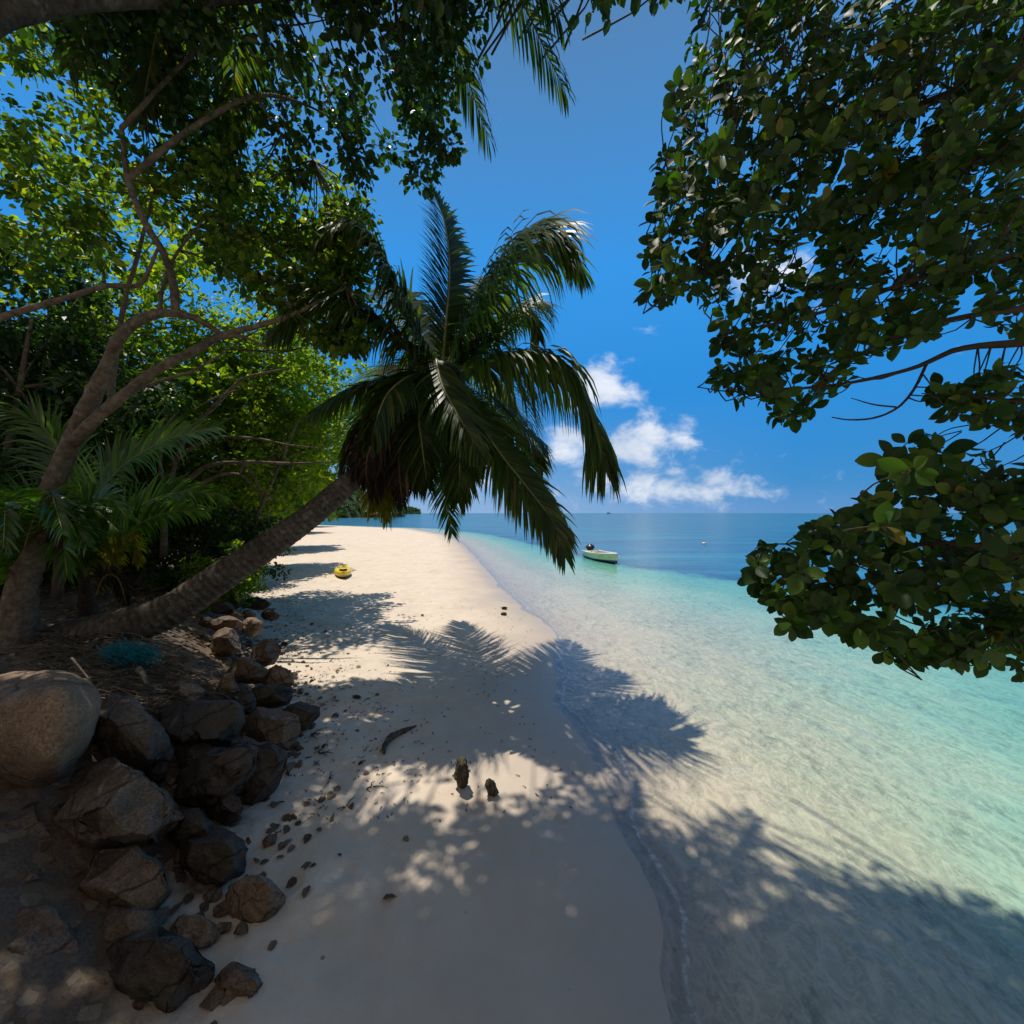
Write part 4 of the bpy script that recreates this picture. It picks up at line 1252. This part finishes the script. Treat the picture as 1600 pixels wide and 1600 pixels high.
# coral rock under the clear water
for i, (lb, px, py, w, h) in enumerate((('dark coral lump under the clear shallow water on the right', 1295, 1113, 34, 24), ('small dark weed-covered stone on the seabed right of the coral lump', 1352, 1130, 22, 9), ('dark thin coral slab beside the coral lump', 1318, 1109, 20, 6))):
    Y = F * (H + .22) / (py - HZ)
    rock(lb, (px, py, w, h), Y, 'rock_dark', 80 + i, .8, .12, .14, 'coral lumps on the seabed', 'coral_rock')
rock('dark stone lying in the wet sand at the lower middle', (886, 1266, 30, 18), 4.55, 'rock_dark', 90, .8, .2, .06, None, 'stone')
for i, (px, py, lb) in enumerate(((788, 952, 'small dark coral chip on the sunlit wet sand, upper of two'), (787, 961, 'flat dark coral chip on the sunlit wet sand, lower of two'), (557, 1091, 'dark coconut half buried in the shaded sand'), (660, 963, 'tiny dark shell on the sunlit sand above the palm shadow'))):
    g = G(px, py)
    w = (10, 11, 15, 6)[i]
    rock(lb, (px, py - 2, w, w * .5), g.y, 'rock_dark', 92 + i, .8, .25, .05, None, ('coral_chip', 'coral_chip', 'coconut', 'shell')[i])['category'] = ('coral', 'coral', 'coconut', 'shell')[i]


# ------------------------------------------------------------------ things washed up on the sand
def husk(name, label, outline, Y, mat, seed, cat):
    o = rock(label, outline, Y, mat, seed, .55, .1, .12, None, name)
    o['category'] = cat
    return o


Yh = G(722, 1232).y
husk('driftwood', 'upright mossy driftwood stump standing in the shaded sand', [(714, 1182), (722, 1179), (729, 1188), (733, 1210), (731, 1224), (722, 1234), (714, 1224), (711, 1208)], Yh, 'driftwood', 101, 'driftwood')
Yh = G(770, 1244).y
husk('driftwood', 'shorter dark driftwood stump leaning right beside the mossy one', [(759, 1216), (765, 1213), (774, 1222), (779, 1238), (773, 1246), (763, 1243), (758, 1228)], Yh, 'driftwood', 102, 'driftwood')
tb = Tubes()
pts = [G(600, 1180) + Vector((0, 0, .03)), G(601, 1170) + Vector((0, 0, .04)), G(610, 1158) + Vector((0, 0, .05)), G(622, 1150) + Vector((0, 0, .04)), G(650, 1136) + Vector((0, 0, .02))]
tb.add(pts, .03, .01, 30, 8, .1, [.02, .035, .045, .035, .012])
tag(tb.build('driftwood_stick', M['driftwood']), 'curved dark stick lying on the shaded sand', 'stick')
for i, (px, py, lb) in enumerate(((487, 1150, 'dry dark weed tuft on the sand beside the rocks'), (498, 1178, 'small dry weed tuft below the larger one near the rocks'), (515, 1220, 'thin forked twig on the shaded sand'), (540, 1262, 'small dark husk at the edge of the sun flecks'), (580, 1230, 'short twig beside the row of sun flecks'), (518, 897, 'short thin stick on the sunlit sand left of the kayak'))):
    tb = Tubes()
    g = G(px, py)
    for k in range(6 if i < 2 else 3):
        d = Vector((rng.normal(0, .05), rng.normal(0, .05), 0))
        tb.add([g + d * .2 + Vector((0, 0, .01)), g + d + Vector((rng.normal(0, .02), 0, .022)), g + d * 1.9 + Vector((0, 0, .01))], .007, .003, 6, 5)
    tag(tb.build('weed_tuft' if i < 2 else 'beach_twig', M['twig']), lb, 'seaweed' if i < 2 else 'twig')
# fine scatter nobody could count
tb = Tubes()
for k in range(1100):
    if k < 800:
        y = 4.2 + 20 * rng.random() ** 1.2
        x = float(np.interp(y, _yy, TOE)) + abs(rng.normal(0, .9)) + .1
    else:
        y = 4.6 + 10 * rng.random()
        x = rng.uniform(float(np.interp(y, _yy, TOE)), float(np.interp(y, _yy, SHORE)) - .6)
    g = Vector((x, y, gz(x, y) + .006))
    a = rng.uniform(0, 6.28)
    ln = rng.uniform(.015, .06)
    d = Vector((math.cos(a), math.sin(a), rng.uniform(0, .2))) * ln
    tb.add([g - d * .5, g + Vector((rng.normal(0, .01), rng.normal(0, .01), .012)), g + d * .5], .005, .003, 4, 4)
tag(tb.build('beach_litter', M['twig']), 'scatter of twig bits and weed on the sand', 'litter', kind='stuff')

# dry twigs, roots and dead leaves on the bank
tb = Tubes()
for k in range(2300):
    px, py = rng.uniform(60, 350), rng.uniform(985, 1095)
    if px > 300 and py < 1010: continue
    Y = np.interp(py, [985, 1100], [6.2, 4.6]) + rng.normal(0, .12)
    g = P(px, py, Y)
    g.z = gz(g.x, g.y) + abs(rng.normal(0, .06)) + .02
    a = rng.normal(.2, .6) if rng.random() < .7 else rng.uniform(0, 6.28)
    ln = rng.uniform(.15, .6)
    d = Vector((math.cos(a), math.sin(a) * .6, rng.normal(-.05, .18))) * ln
    tb.add([g - d * .5, g + Vector(rng.normal(0, .04, 3)) + Vector((0, 0, .03)), g + d * .5], rng.uniform(.002, .008), .002, 5, 4)
tag(tb.build('dry_twigs', M['bark_light']), 'tangle of dry twigs and roots covering the bank above the rocks', 'twigs', kind='stuff')
n = 5200
yl = rng.uniform(3, 16, n)
xl = np.interp(yl, _yy, TOE) - rng.uniform(.4, 6.5, n)
xl[:170] = np.interp(yl[:170], _yy, TOE) + rng.exponential(.45, 170)
zl = terrain(xl, yl)[0] + .012
M['litter'] = leaf_mat('litter', [(0, (.06, .04, .025)), (.5, (.15, .10, .06)), (1, (.26, .2, .12))], (1.1, 1.0, .9), .1, .8, .2)
lm = leaf_mesh('leaf_litter', np.stack([xl, yl, zl], 1), nrm(rng.normal(size=(n, 3)) * np.array([1, 1, .15])), rng.normal(size=(n, 3)) * .3 + np.array([0, 0, 1]), rng.uniform(.05, .13, n), .36, HEXA)
tag(link('leaf_litter', lm, M['litter']), 'brown fallen leaves covering the bank', 'leaf litter', kind='stuff')

# fishing net
tb = Tubes()
for k in range(420):
    if k < 270:
        px, py = np.clip(rng.normal(193, 18), 145, 240), rng.normal(1019, 7)
    else:
        px, py = rng.uniform(155, 232), rng.normal(1021, 7)
    Y = 5.35 + rng.normal(0, .12)
    g = P(px, py, Y)
    g.z = max(g.z, gz(g.x, g.y) + .02)
    pts = [g]
    a = rng.uniform(-.6, .5)
    for s_ in range(4):
        a += rng.normal(0, .7)
        g = g + Vector((math.cos(a) * .06, rng.normal(0, .02), math.sin(a) * .03 - .005))
        pts.append(g)
    tb.add(pts, .0035, .0025, 10, 4)
tag(tb.build('fishing_net', M['net']), 'tangled teal fishing net on the bank above the boulders', 'fishing net')
tb = Tubes()
tb.add(PA([(216, 1045, 4.9), (224, 1055, 4.85), (230, 1070, 4.8)]), .035, .022, 10, 8, .05)
tag(tb.build('dead_branch', M['bark_light']), 'short stub of dead wood under the teal net', 'branch')
tb = Tubes()
tb.add(PA([(234, 1110, 4.75), (262, 1092, 4.75), (285, 1075, 4.8)]), .014, .008, 12, 6, .05)
tag(tb.build('dead_branch', M['bark_light']), 'thin slanting dead stick left of the small sunlit tan rock', 'branch')
tb = Tubes()
tb.add(PA([(112, 1028, 4.6), (126, 1045, 4.55), (140, 1062, 4.5)]), .013, .008, 12, 6, .05)
tag(tb.build('dead_branch', M['bark_light']), 'pale stick lying above the huge smooth tan boulder', 'branch')

# ------------------------------------------------------------------ leafy boughs on the right
RT = empty('broadleaf_tree', (5.2, -1.4, gz(5.2, -1.4)), 'broadleaf tree with dark rounded leaves reaching in from the right', 'tree')
rb = [
    ([(1760, 520, 2.3), (1600, 535, 2.5), (1500, 545, 2.6), (1430, 574, 2.65), (1340, 596, 2.7), (1260, 606, 2.7), (1150, 612, 2.75), (1090, 605, 2.8)], [.05, .035, .022, .016, .013, .011, .008, .004]),
    ([(1447, 570, 2.65), (1430, 605, 2.62), (1405, 635, 2.6), (1370, 652, 2.6), (1330, 656, 2.6), (1300, 652, 2.6)], [.011, .010, .009, .008, .007, .004]),
    ([(1400, 636, 2.6), (1365, 632, 2.6), (1330, 622, 2.6)], [.007, .006, .003]),
    ([(1800, 150, 2.3), (1600, 220, 2.5), (1420, 290, 2.7), (1270, 350, 2.8), (1150, 400, 2.9), (1070, 440, 2.95), (1005, 490, 3.0)], [.06, .045, .03, .02, .014, .01, .004]),
    ([(1800, 50, 2.3), (1560, 120, 2.5), (1360, 200, 2.7), (1200, 290, 2.8), (1080, 345, 2.9), (1010, 365, 2.95)], [.06, .045, .03, .02, .012, .004]),
    ([(1760, 380, 2.2), (1600, 400, 2.4), (1450, 430, 2.5), (1320, 478, 2.6), (1210, 505, 2.7), (1120, 525, 2.75)], [.05, .035, .022, .015, .01, .004]),
    ([(1700, 470, 2.4), (1480, 500, 2.5), (1370, 540, 2.6), (1290, 590, 2.65), (1245, 670, 2.65)], [.04, .022, .015, .01, .004]),
    ([(1800, 850, 2.0), (1600, 865, 2.2), (1480, 882, 2.35), (1360, 905, 2.5), (1270, 925, 2.55), (1185, 915, 2.6)], [.05, .03, .02, .014, .009, .004]),
    ([(1480, 882, 2.35), (1410, 935, 2.4), (1380, 985, 2.4), (1410, 1030, 2.4), (1440, 1062, 2.4)], [.018, .013, .01, .007, .004]),
    ([(1700, 770, 2.0), (1580, 770, 2.1), (1490, 755, 2.25), (1430, 740, 2.35), (1390, 705, 2.4)], [.03, .022, .015, .01, .004]),
    ([(1600, 865, 2.2), (1500, 850, 2.3), (1390, 852, 2.45), (1290, 850, 2.55), (1200, 850, 2.6)], [.025, .018, .013, .009, .004]),
    ([(1410, 935, 2.4), (1340, 950, 2.5), (1270, 958, 2.55), (1215, 985, 2.6)], [.012, .009, .007, .004]),
    ([(1800, 640, 2.1), (1620, 630, 2.2), (1520, 620, 2.3), (1440, 615, 2.4)], [.03, .02, .012, .004]),
    ([(1700, 960, 2.0), (1580, 980, 2.2), (1500, 1000, 2.3), (1480, 1040, 2.3)], [.03, .02, .012, .005]),
]
rsk = []
for pts, rd in rb:
    c = limb(RT, pts, rd, M['twig'], 'branch', 36, 8)
    rsk.append(c)
rsk = np.vstack(rsk)
tb = Tubes()
tb.add([Vector((5.2, -1.4, 1.2)), Vector((5.0, -.6, 2.8)), Vector((4.6, .6, 4.0)), Vector((4.0, 1.8, 4.9))], .26, .12, 30, 12, .04)
for k in range(len(rb)):
    if k in (1, 2, 8, 11): continue
    e = P(*rb[k][0][0])
    tb.add([Vector((4.7, .3, 3.2 + .1 * k)), (Vector((4.7, .3, 3.2 + .1 * k)) + e) / 2, e], .09, .05, 12, 8)
tb.build('trunk', M['bark'], RT)
pu = [(1010, 345), (1008, 390), (1000, 450), (998, 485), (1030, 490), (1070, 460), (1100, 530), (1125, 545), (1085, 582), (1090, 600), (1150, 590), (1170, 640), (1235, 675), (1262, 655), (1290, 610), (1370, 555), (1420, 540), (1500, 500), (1640, 540), (1640, -160), (1130, -160), (1040, 200)]
pm_ = [(1425, 605), (1450, 585), (1500, 590), (1640, 570), (1640, 690), (1500, 655), (1440, 635)]
pl = [(1175, 915), (1185, 850), (1250, 830), (1335, 800), (1385, 745), (1385, 700), (1425, 685), (1500, 705), (1640, 720), (1640, 1060), (1500, 1035), (1430, 1060), (1390, 1025), (1330, 995), (1310, 955), (1245, 985), (1200, 965), (1220, 925)]
tips = np.vstack([poly_points(pu, 860, 2.15, 3.4), poly_points([(1080, 330), (1300, 330), (1640, 330), (1640, -160), (1130, -160)], 200, 2.1, 3.6), poly_points(pm_, 34, 2.1, 2.8), poly_points(pl, 270, 1.9, 2.9),
                  poly_points([(1400, 720), (1480, 740), (1490, 820), (1380, 830)], 5, 1.35, 1.6)])
# cluster the tips round the boughs: pull each a little towards its nearest bough
tw = Tubes()
Cs, Ax, Up, Ls = [], [], [], []
for k, t_ in enumerate(tips):
    j = np.argmin(np.linalg.norm((rsk - t_) * np.array([1, .6, 1]), axis=1))
    b = rsk[j]
    dv = t_ - b
    dist = np.linalg.norm(dv)
    if dist > .8 and rng.random() < .15: continue
    dvn = dv / max(dist, 1e-6)
    midp = (b + t_) / 2 + np.array([0, 0, -.10 * dist]) + rng.normal(0, .03, 3)
    if dist < .55: tw.add([Vector(b), Vector(midp), Vector(t_)], .0048, .0026, 7, 5)
    else: tw.add([Vector(t_ - dvn * .3), Vector(t_ - dvn * .15 + rng.normal(0, .02, 3)), Vector(t_)], .004, .0026, 7, 5)
    axis = nrm(dvn + rng.normal(0, .35, 3) + np.array([-.25, 0, .15]))
    e1 = nrm(np.cross(axis, rng.normal(size=3)))
    e2 = np.cross(axis, e1)
    m = int(rng.integers(6, 12))
    sc_ = rng.uniform(.72, 1.0)
    for i in range(m):
        a = i * 2.4 + rng.normal(0, .25)
        opn = rng.uniform(.75, 1.45)
        d = axis * math.cos(opn) + (e1 * math.cos(a) + e2 * math.sin(a)) * math.sin(opn)
        d = d + np.array([0, 0, -.18])
        Cs.append(t_ + axis * (-.012 * i) + d * .008)
        Ax.append(d)
        Up.append(axis + rng.normal(0, .28, 3))
        Ls.append(rng.uniform(.06, .135) * (.7 if i < 2 else 1) * sc_)
tag(tw.build('twigs', M['twig'], RT), kind='stuff')
link('crown', leaf_mesh('crown', np.array(Cs), np.array(Ax), np.array(Up), np.array(Ls), .30, OVAL), M['leaf_right'], RT)


# ------------------------------------------------------------------ boat, kayak, buoy
def mat_paint(name, col, rough=.35):
    return simple_mat(name, col, rough, .5, .10, 3)


M['cream'] = mat_paint('cream', (.78, .70, .42))
M['navy'] = mat_paint('navy', (.012, .02, .05), .4)
M['white'] = mat_paint('white', (.78, .78, .76))
M['black'] = mat_paint('black', (.015, .017, .022), .35)
M['woodseat'] = mat_paint('woodseat', (.45, .42, .34), .6)
M['inside'] = mat_paint('inside', (.30, .27, .22), .7)
M['yellow'] = mat_paint('yellow', (.72, .50, .01), .32)
M['yellow_dark'] = mat_paint('yellow_dark', (.30, .22, .01), .5)
M['mark'] = mat_paint('mark', (.10, .12, .14), .5)


def local_to_world(root, ang):
    root.rotation_euler = (0, 0, ang)


def loc_obj(name, V, faces, mats, parent, smooth=True, midx=None):
    me = np_mesh(name, np.array(V, float), faces, smooth)
    o = bpy.data.objects.new(name, me)
    for m in (mats if isinstance(mats, list) else [mats]):
        me.materials.append(m)
    if midx is not None:
        me.polygons.foreach_set('material_index', np.array(midx, np.int32))
    COL.objects.link(o)
    o.parent = parent
    return o


def box_bm(name, cx, cy, cz, sx, sy, sz, mat, parent, bev=.01, taper=1.0):
    bm = bmesh.new()
    bmesh.ops.create_cube(bm, size=1)
    for v in bm.verts:
        k = taper if v.co.z > 0 else 1
        v.co = Vector((cx + v.co.x * sx * k, cy + v.co.y * sy * k, cz + v.co.z * sz))
    bmesh.ops.bevel(bm, geom=bm.edges[:], offset=bev, segments=3, affect='EDGES')
    me = bpy.data.meshes.new(name)
    for f in bm.faces: f.smooth = True
    bm.to_mesh(me)
    bm.free()
    me.materials.append(mat)
    o = bpy.data.objects.new(name, me)
    COL.objects.link(o)
    o.parent = parent
    return o


def loc_tubes(name, specs, mat, parent, sides=8):
    tb = Tubes()
    for pts, r0, r1 in specs:
        tb.add([Vector(p) for p in pts], r0, r1, 24, sides)
    me = np_mesh(name, np.vstack(tb.V), [np.vstack(tb.Q), np.vstack(tb.T)], True)
    me.materials.append(mat)
    o = bpy.data.objects.new(name, me)
    COL.objects.link(o)
    o.parent = parent
    return o


BL, BB = 4.7, .70
boat = empty('motorboat', (6.05, 27.9, 0), 'small cream open motorboat with dark outboard moored in the shallows', 'boat')
boat.rotation_euler = (0, 0, math.atan2(-5.4, .8))


def hull_section(s):
    """s 0 stern .. 1 bow -> half beam at sheer, half beam at chine, keel z, chine z, sheer z, x"""
    x = -BL / 2 + BL * s
    b = BB * (1 - max(0, (s - .35) / .65) ** 2.3) * (.9 + .1 * min(1, s / .3))
    bc = b * .80 * (1 - .35 * max(0, (s - .5) / .5))
    keel = -.14 + .24 * max(0, (s - .6) / .4) ** 2.5
    chine = .02 + .16 * s ** 3
    sheer = .46 + .24 * s ** 2.2
    return x + (.22 * s ** 6), max(b, .012), max(bc, .008), keel, chine, sheer


secs = [hull_section(s) for s in np.linspace(0, 1, 28)]
Vh, Qh, Mh = [], [], []
for (x, b, bc, kz, cz, sz) in secs:
    wl = cz + .10
    bw = bc + (b - bc) * .30
    rowp = [(x, -b, sz), (x, -bw, wl), (x, -bc, cz), (x, 0, kz), (x, bc, cz), (x, bw, wl), (x, b, sz)]
    rowi = [(x, b * .93, sz), (x, bc * .86, cz + .07), (x, 0, max(kz, -.08) + .10), (x, -bc * .86, cz + .07), (x, -b * .93, sz)]
    Vh += rowp + rowi
kk = 12
for i in range(27):
    for j in range(kk):
        Qh.append((i * kk + j, (i + 1) * kk + j, (i + 1) * kk + (j + 1) % kk, i * kk + (j + 1) % kk))
        Mh.append(1 if j in (1, 2, 3, 4) else (2 if 7 <= j <= 10 else 0))
Tq = [(0, 1, 10, 11), (1, 2, 10, 1)][:1]
tr_f = [(0, 1, 10, 11), (1, 2, 9, 10), (2, 3, 9, 9), (5, 6, 7, 8), (4, 5, 8, 9), (3, 4, 9, 9)]
quads = [f for f in tr_f if len(set(f)) == 4]
tris = [(2, 3, 9), (3, 4, 9)]
hull = loc_obj('hull', Vh, [np.array(Qh + quads), np.array(tris)], [M['cream'], M['navy'], M['inside']], boat, False, Mh + [0] * (len(quads) + len(tris)))
box_bm('transom', -BL / 2 + .03, 0, .24, .05, 1.22, .42, M['cream'], hull, .01)
loc_tubes('gunwale', [([(s[0], -s[1], s[5]) for s in secs[::3]] + [(secs[-1][0], 0, secs[-1][5])], .030, .028), ([(s[0], s[1], s[5]) for s in secs[::3]] + [(secs[-1][0], 0, secs[-1][5])], .030, .028)], M['white'], boat)
for x in (-1.3, .05):
    box_bm('thwart', x, 0, .34, .26, 1.22, .035, M['woodseat'], boat)
fd = [s for s in secs if s[0] > .95]
Vd = [(s[0], sg * s[1] * .95, s[5] + .012 + (.02 if sg == 0 else 0)) for s in fd for sg in (-1, 0, 1)]
Qd = [(3 * i + j, 3 * i + 3 + j, 3 * i + 4 + j, 3 * i + 1 + j) for i in range(len(fd) - 1) for j in (0, 1)]
nd = len(Vd)
Vd += [(v[0], v[1], v[2] - .03) for v in Vd]
Qd += [tuple(i + nd for i in reversed(q_)) for q_ in Qd] + [(0, 1, 1 + nd, nd), (1, 2, 2 + nd, 1 + nd)]
loc_obj('foredeck', Vd, [np.array(Qd)], M['white'], boat)
loc_tubes('hull_marking', [([(1.05 + .09 * i, -.672 + .055 * i + .0 * i, .42), (1.10 + .09 * i, -.655 + .055 * i, .42)], .02, .02) for i in range(4)], M['mark'], boat)
mo = box_bm('outboard_motor', -BL / 2 - .10, 0, .70, .62, .62, .42, M['black'], boat, .12, .8)
box_bm('motor_leg', -BL / 2 - .24, 0, .30, .20, .13, .75, M['black'], mo, .03)
loc_tubes('tiller', [([(-BL / 2 + .0, .0, .72), (-BL / 2 + .35, .02, .80), (-BL / 2 + .62, .03, .93)], .028, .022)], M['black'], mo)
loc_tubes('mooring_line', [([(secs[-1][0], 0, secs[-1][5]), (secs[-1][0] + .7, .4, .2), (secs[-1][0] + 1.5, .9, -.2)], .008, .008)], M['woodseat'], boat)

# kayak
kg = G(535, 906)
kay = empty('kayak', (kg.x - .55, kg.y + 1.4, gz(kg.x, kg.y + 1.5)), 'yellow sit-on-top kayak resting on the sunlit sand', 'kayak')
kay.rotation_euler = (0, 0, math.radians(114))
KL, KB = 3.1, .385
Vk, Qk, Mk = [], [], []
st = np.linspace(0, 1, 40)
pr = [(-1, .20), (-.97, .10), (-.72, .025), (0, .0), (.72, .025), (.97, .10), (1, .20), (.96, .27), (.72, .315), (.48, .30), (0, .27), (-.48, .30), (-.72, .315), (-.96, .27)]
for s in st:
    x = -KL / 2 + KL * s
    e = 2 * s - 1
    b = KB * max(1 - abs(e) ** 2.4, 0.02)
    rock_ = .13 * abs(e) ** 3
    well = math.exp(-((s - .42) / .13) ** 4) * .12 + math.exp(-((s - .73) / .09) ** 4) * .09 + math.exp(-((s - .16) / .08) ** 4) * .06
    for (yy, zz) in pr:
        z = zz * (1 - .25 * abs(e) ** 3) + rock_
        if abs(yy) <= .5 and zz > .2: z -= well
        Vk.append((x, yy * b, z))
k2 = len(pr)
for i in range(len(st) - 1):
    for j in range(k2):
        Qk.append((i * k2 + j, (i + 1) * k2 + j, (i + 1) * k2 + (j + 1) % k2, i * k2 + (j + 1) % k2))
        Mk.append(1 if j in (1, 2, 3, 4) else 0)
kh = loc_obj('hull', Vk, [np.array(Qk), np.array([tuple(range(k2))]), np.array([tuple(reversed(range((len(st) - 1) * k2, len(st) * k2)))])], [M['yellow'], M['yellow_dark']], kay, True, Mk + [0, 0])
box_bm('seat_back', -.55, 0, .30, .05, .36, .12, M['black'], kay, .02)
box_bm('seat', -.30, 0, .205, .38, .36, .035, M['yellow_dark'], kay, .015)
loc_tubes('carry_handle', [([(-KL / 2 + .12, -.07, .36), (-KL / 2 + .06, 0, .41), (-KL / 2 + .12, .07, .36)], .014, .014), ], M['black'], kay)
loc_tubes('carry_handle', [([(KL / 2 - .12, -.07, .36), (KL / 2 - .06, 0, .41), (KL / 2 - .12, .07, .36)], .014, .014), ], M['black'], kay)

M['buoy'] = mat_paint('buoy', (.80, .66, .45), .5)
bu = empty('buoy', (19.6, 42.5, 0), 'small pale mooring buoy floating on the blue water', 'buoy')
bm = bmesh.new()
bmesh.ops.create_uvsphere(bm, u_segments=20, v_segments=14, radius=.17)
for v in bm.verts: v.co.z = v.co.z * .85 + .06
me = bpy.data.meshes.new('float')
for f in bm.faces: f.smooth = True
bm.to_mesh(me); bm.free()
me.materials.append(M['buoy'])
o = bpy.data.objects.new('float', me); COL.objects.link(o); o.parent = bu
loc_tubes('mooring_eye', [([(-.05, 0, .2), (-.04, 0, .27), (.04, 0, .27), (.05, 0, .2)], .015, .015)], M['black'], bu)

ship = empty('distant_boat', (344, 1480, 0), 'tiny dark boat far away on the horizon', 'boat')
box_bm('hull', 0, 0, .8, 14, 5, 2.6, M['navy'], ship, .5, 1.1)
box_bm('cabin', -2, 0, 3.4, 5, 3.5, 2.8, M['mark'], ship, .3, .9)

# ------------------------------------------------------------------ light, sky, camera
SUN = Vector((-1.17, .77, 5.63)).normalized()
el = math.asin(SUN.z)
az = math.atan2(SUN.x, SUN.y)
sl_ = bpy.data.lights.new('sun', 'SUN')
sl_.energy = 4.6
sl_.angle = math.radians(.53)
sl_.color = (1, .94, .85)
so = bpy.data.objects.new('sun', sl_)
so.rotation_euler = (-SUN).to_track_quat('-Z', 'Y').to_euler()
so.location = SUN * 40
COL.objects.link(so)

wd = bpy.data.worlds.new('World')
scene.world = wd
wd.use_nodes = True
nt = wd.node_tree
nt.nodes.clear()
out = nt.nodes.new('ShaderNodeOutputWorld')
bg = nt.nodes.new('ShaderNodeBackground')
sky = nt.nodes.new('ShaderNodeTexSky')
sky.sky_type = 'NISHITA'
sky.sun_disc = False
sky.sun_elevation = el
sky.sun_rotation = az
sky.air_density = 1.0
sky.dust_density = .15
sky.ozone_density = 3.0
hs = N(nt, 'ShaderNodeHueSaturation')
hs.inputs['Saturation'].default_value = 1.35
hs.inputs['Value'].default_value = 1.0
nt.links.new(sky.outputs[0], hs.inputs['Color'])
# clouds, placed by direction
tc = N(nt, 'ShaderNodeTexCoord')
sp = N(nt, 'ShaderNodeSeparateXYZ')
nt.links.new(tc.outputs['Generated'], sp.inputs[0])
blue = ramp(nt, sp.outputs[2], [(0, (.75, 2.8, 6.3)), (.06, (.3, 2.5, 6.1)), (.25, (.25, 2.75, 7.3)), (.5, (.42, 3.2, 8.3)), (.8, (1.0, 2.3, 4.4)), (1, (1.6, 2.1, 3.0))])
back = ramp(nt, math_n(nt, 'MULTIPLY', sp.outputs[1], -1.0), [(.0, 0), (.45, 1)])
blue = mixc(nt, math_n(nt, 'MULTIPLY', back, .85), blue, (4.2, 3.3, 2.3))  # warm tone added to the sky behind the camera, makes shade less blue
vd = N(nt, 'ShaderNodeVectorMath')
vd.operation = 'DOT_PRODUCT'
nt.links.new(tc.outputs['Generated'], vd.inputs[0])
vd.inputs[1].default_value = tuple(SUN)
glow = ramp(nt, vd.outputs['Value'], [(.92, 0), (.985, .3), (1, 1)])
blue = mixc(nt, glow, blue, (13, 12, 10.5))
hz = ramp(nt, sp.outputs[2], [(0, 1), (.10, .55), (.26, 0)])
hx = ramp(nt, math_n(nt, 'ADD', math_n(nt, 'MULTIPLY', sp.outputs[0], .5), .5), [(.30, 1), (.55, .75), (.78, 0)])
blue = mixc(nt, math_n(nt, 'MULTIPLY', math_n(nt, 'MULTIPLY', hz, hx), .75), blue, (3.3, 5.1, 7.9))
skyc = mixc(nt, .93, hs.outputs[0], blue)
yv = math_n(nt, 'MAXIMUM', sp.outputs[1], .02)
ax_ = math_n(nt, 'DIVIDE', sp.outputs[0], yv)
ay_ = math_n(nt, 'DIVIDE', sp.outputs[2], yv)
cb = N(nt, 'ShaderNodeCombineXYZ')
nt.links.new(ax_, cb.inputs[0])
nt.links.new(math_n(nt, 'MULTIPLY', ay_, 1.5), cb.inputs[1])
cn = noise_n(nt, cb.outputs[0], 11, 9, .58, .3)
cn2 = noise_n(nt, cb.outputs[0], 5, 5, .55)
msum = None
for (px, py, sx, sy, amp) in ((930, 604, 78, 48, 1.1), (868, 578, 56, 38, .85), (1005, 690, 100, 50, 1.1), (890, 700, 90, 44, .9), (1040, 760, 230, 40, .9), (760, 740, 90, 40, .8), (1190, 430, 130, 70, .8), (950, 740, 60, 30, .55), (878, 502, 10, 8, .5), (1065, 615, 16, 14, .5), (1020, 520, 60, 16, .35)):
    dx = math_n(nt, 'DIVIDE', math_n(nt, 'SUBTRACT', ax_, (px - 800) / F), sx / F)
    dy = math_n(nt, 'DIVIDE', math_n(nt, 'SUBTRACT', ay_, (HZ - py) / F), sy / F)
    r2 = math_n(nt, 'ADD', math_n(nt, 'MULTIPLY', dx, dx), math_n(nt, 'MULTIPLY', dy, dy))
    g = math_n(nt, 'MULTIPLY', math_n(nt, 'POWER', 2.718, math_n(nt, 'MULTIPLY', r2, -1.0)), amp)
    msum = g if msum is None else math_n(nt, 'MAXIMUM', msum, g)
dens = math_n(nt, 'ADD', math_n(nt, 'MULTIPLY', msum, .72), math_n(nt, 'MULTIPLY', math_n(nt, 'SUBTRACT', cn, .5), 1.6))
cov = N(nt, 'ShaderNodeMapRange')
cov.interpolation_type = 'SMOOTHSTEP'
cov.inputs['From Min'].default_value = .29
cov.inputs['From Max'].default_value = .84
nt.links.new(dens, cov.inputs['Value'])
front = ramp(nt, sp.outputs[1], [(.02, 0), (.08, 1)])
cf = math_n(nt, 'MULTIPLY', math_n(nt, 'MULTIPLY', cov.outputs[0], front), .9)
ccol = ramp(nt, cn2, [(.35, (6.0, 6.8, 8.2)), (.62, (9.2, 9.6, 10.2))])
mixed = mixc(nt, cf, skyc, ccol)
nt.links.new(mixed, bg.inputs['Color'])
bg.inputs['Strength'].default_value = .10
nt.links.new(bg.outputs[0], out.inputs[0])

cam = bpy.data.cameras.new('camera')
cam.sensor_width = 36
cam.lens = 36 * F / 1600
cam.shift_y = (HZ - 800) / 1600
cam.clip_start = .05
cam.clip_end = 20000
co = bpy.data.objects.new('camera', cam)
co.location = (0, 0, H)
co.rotation_euler = (math.radians(90), 0, 0)
COL.objects.link(co)
scene.camera = co

scene.view_settings.view_transform = 'Standard'
scene.view_settings.look = 'None'
scene.view_settings.exposure = 0
scene.view_settings.gamma = 1
scene.cycles.max_bounces = 8
scene.cycles.transparent_max_bounces = 16
scene.cycles.transmission_bounces = 6
scene.cycles.diffuse_bounces = 5
scene.cycles.glossy_bounces = 3
scene.cycles.caustics_reflective = False
scene.cycles.caustics_refractive = False
scene.cycles.sample_clamp_indirect = 4
scene.cycles.use_denoising = True
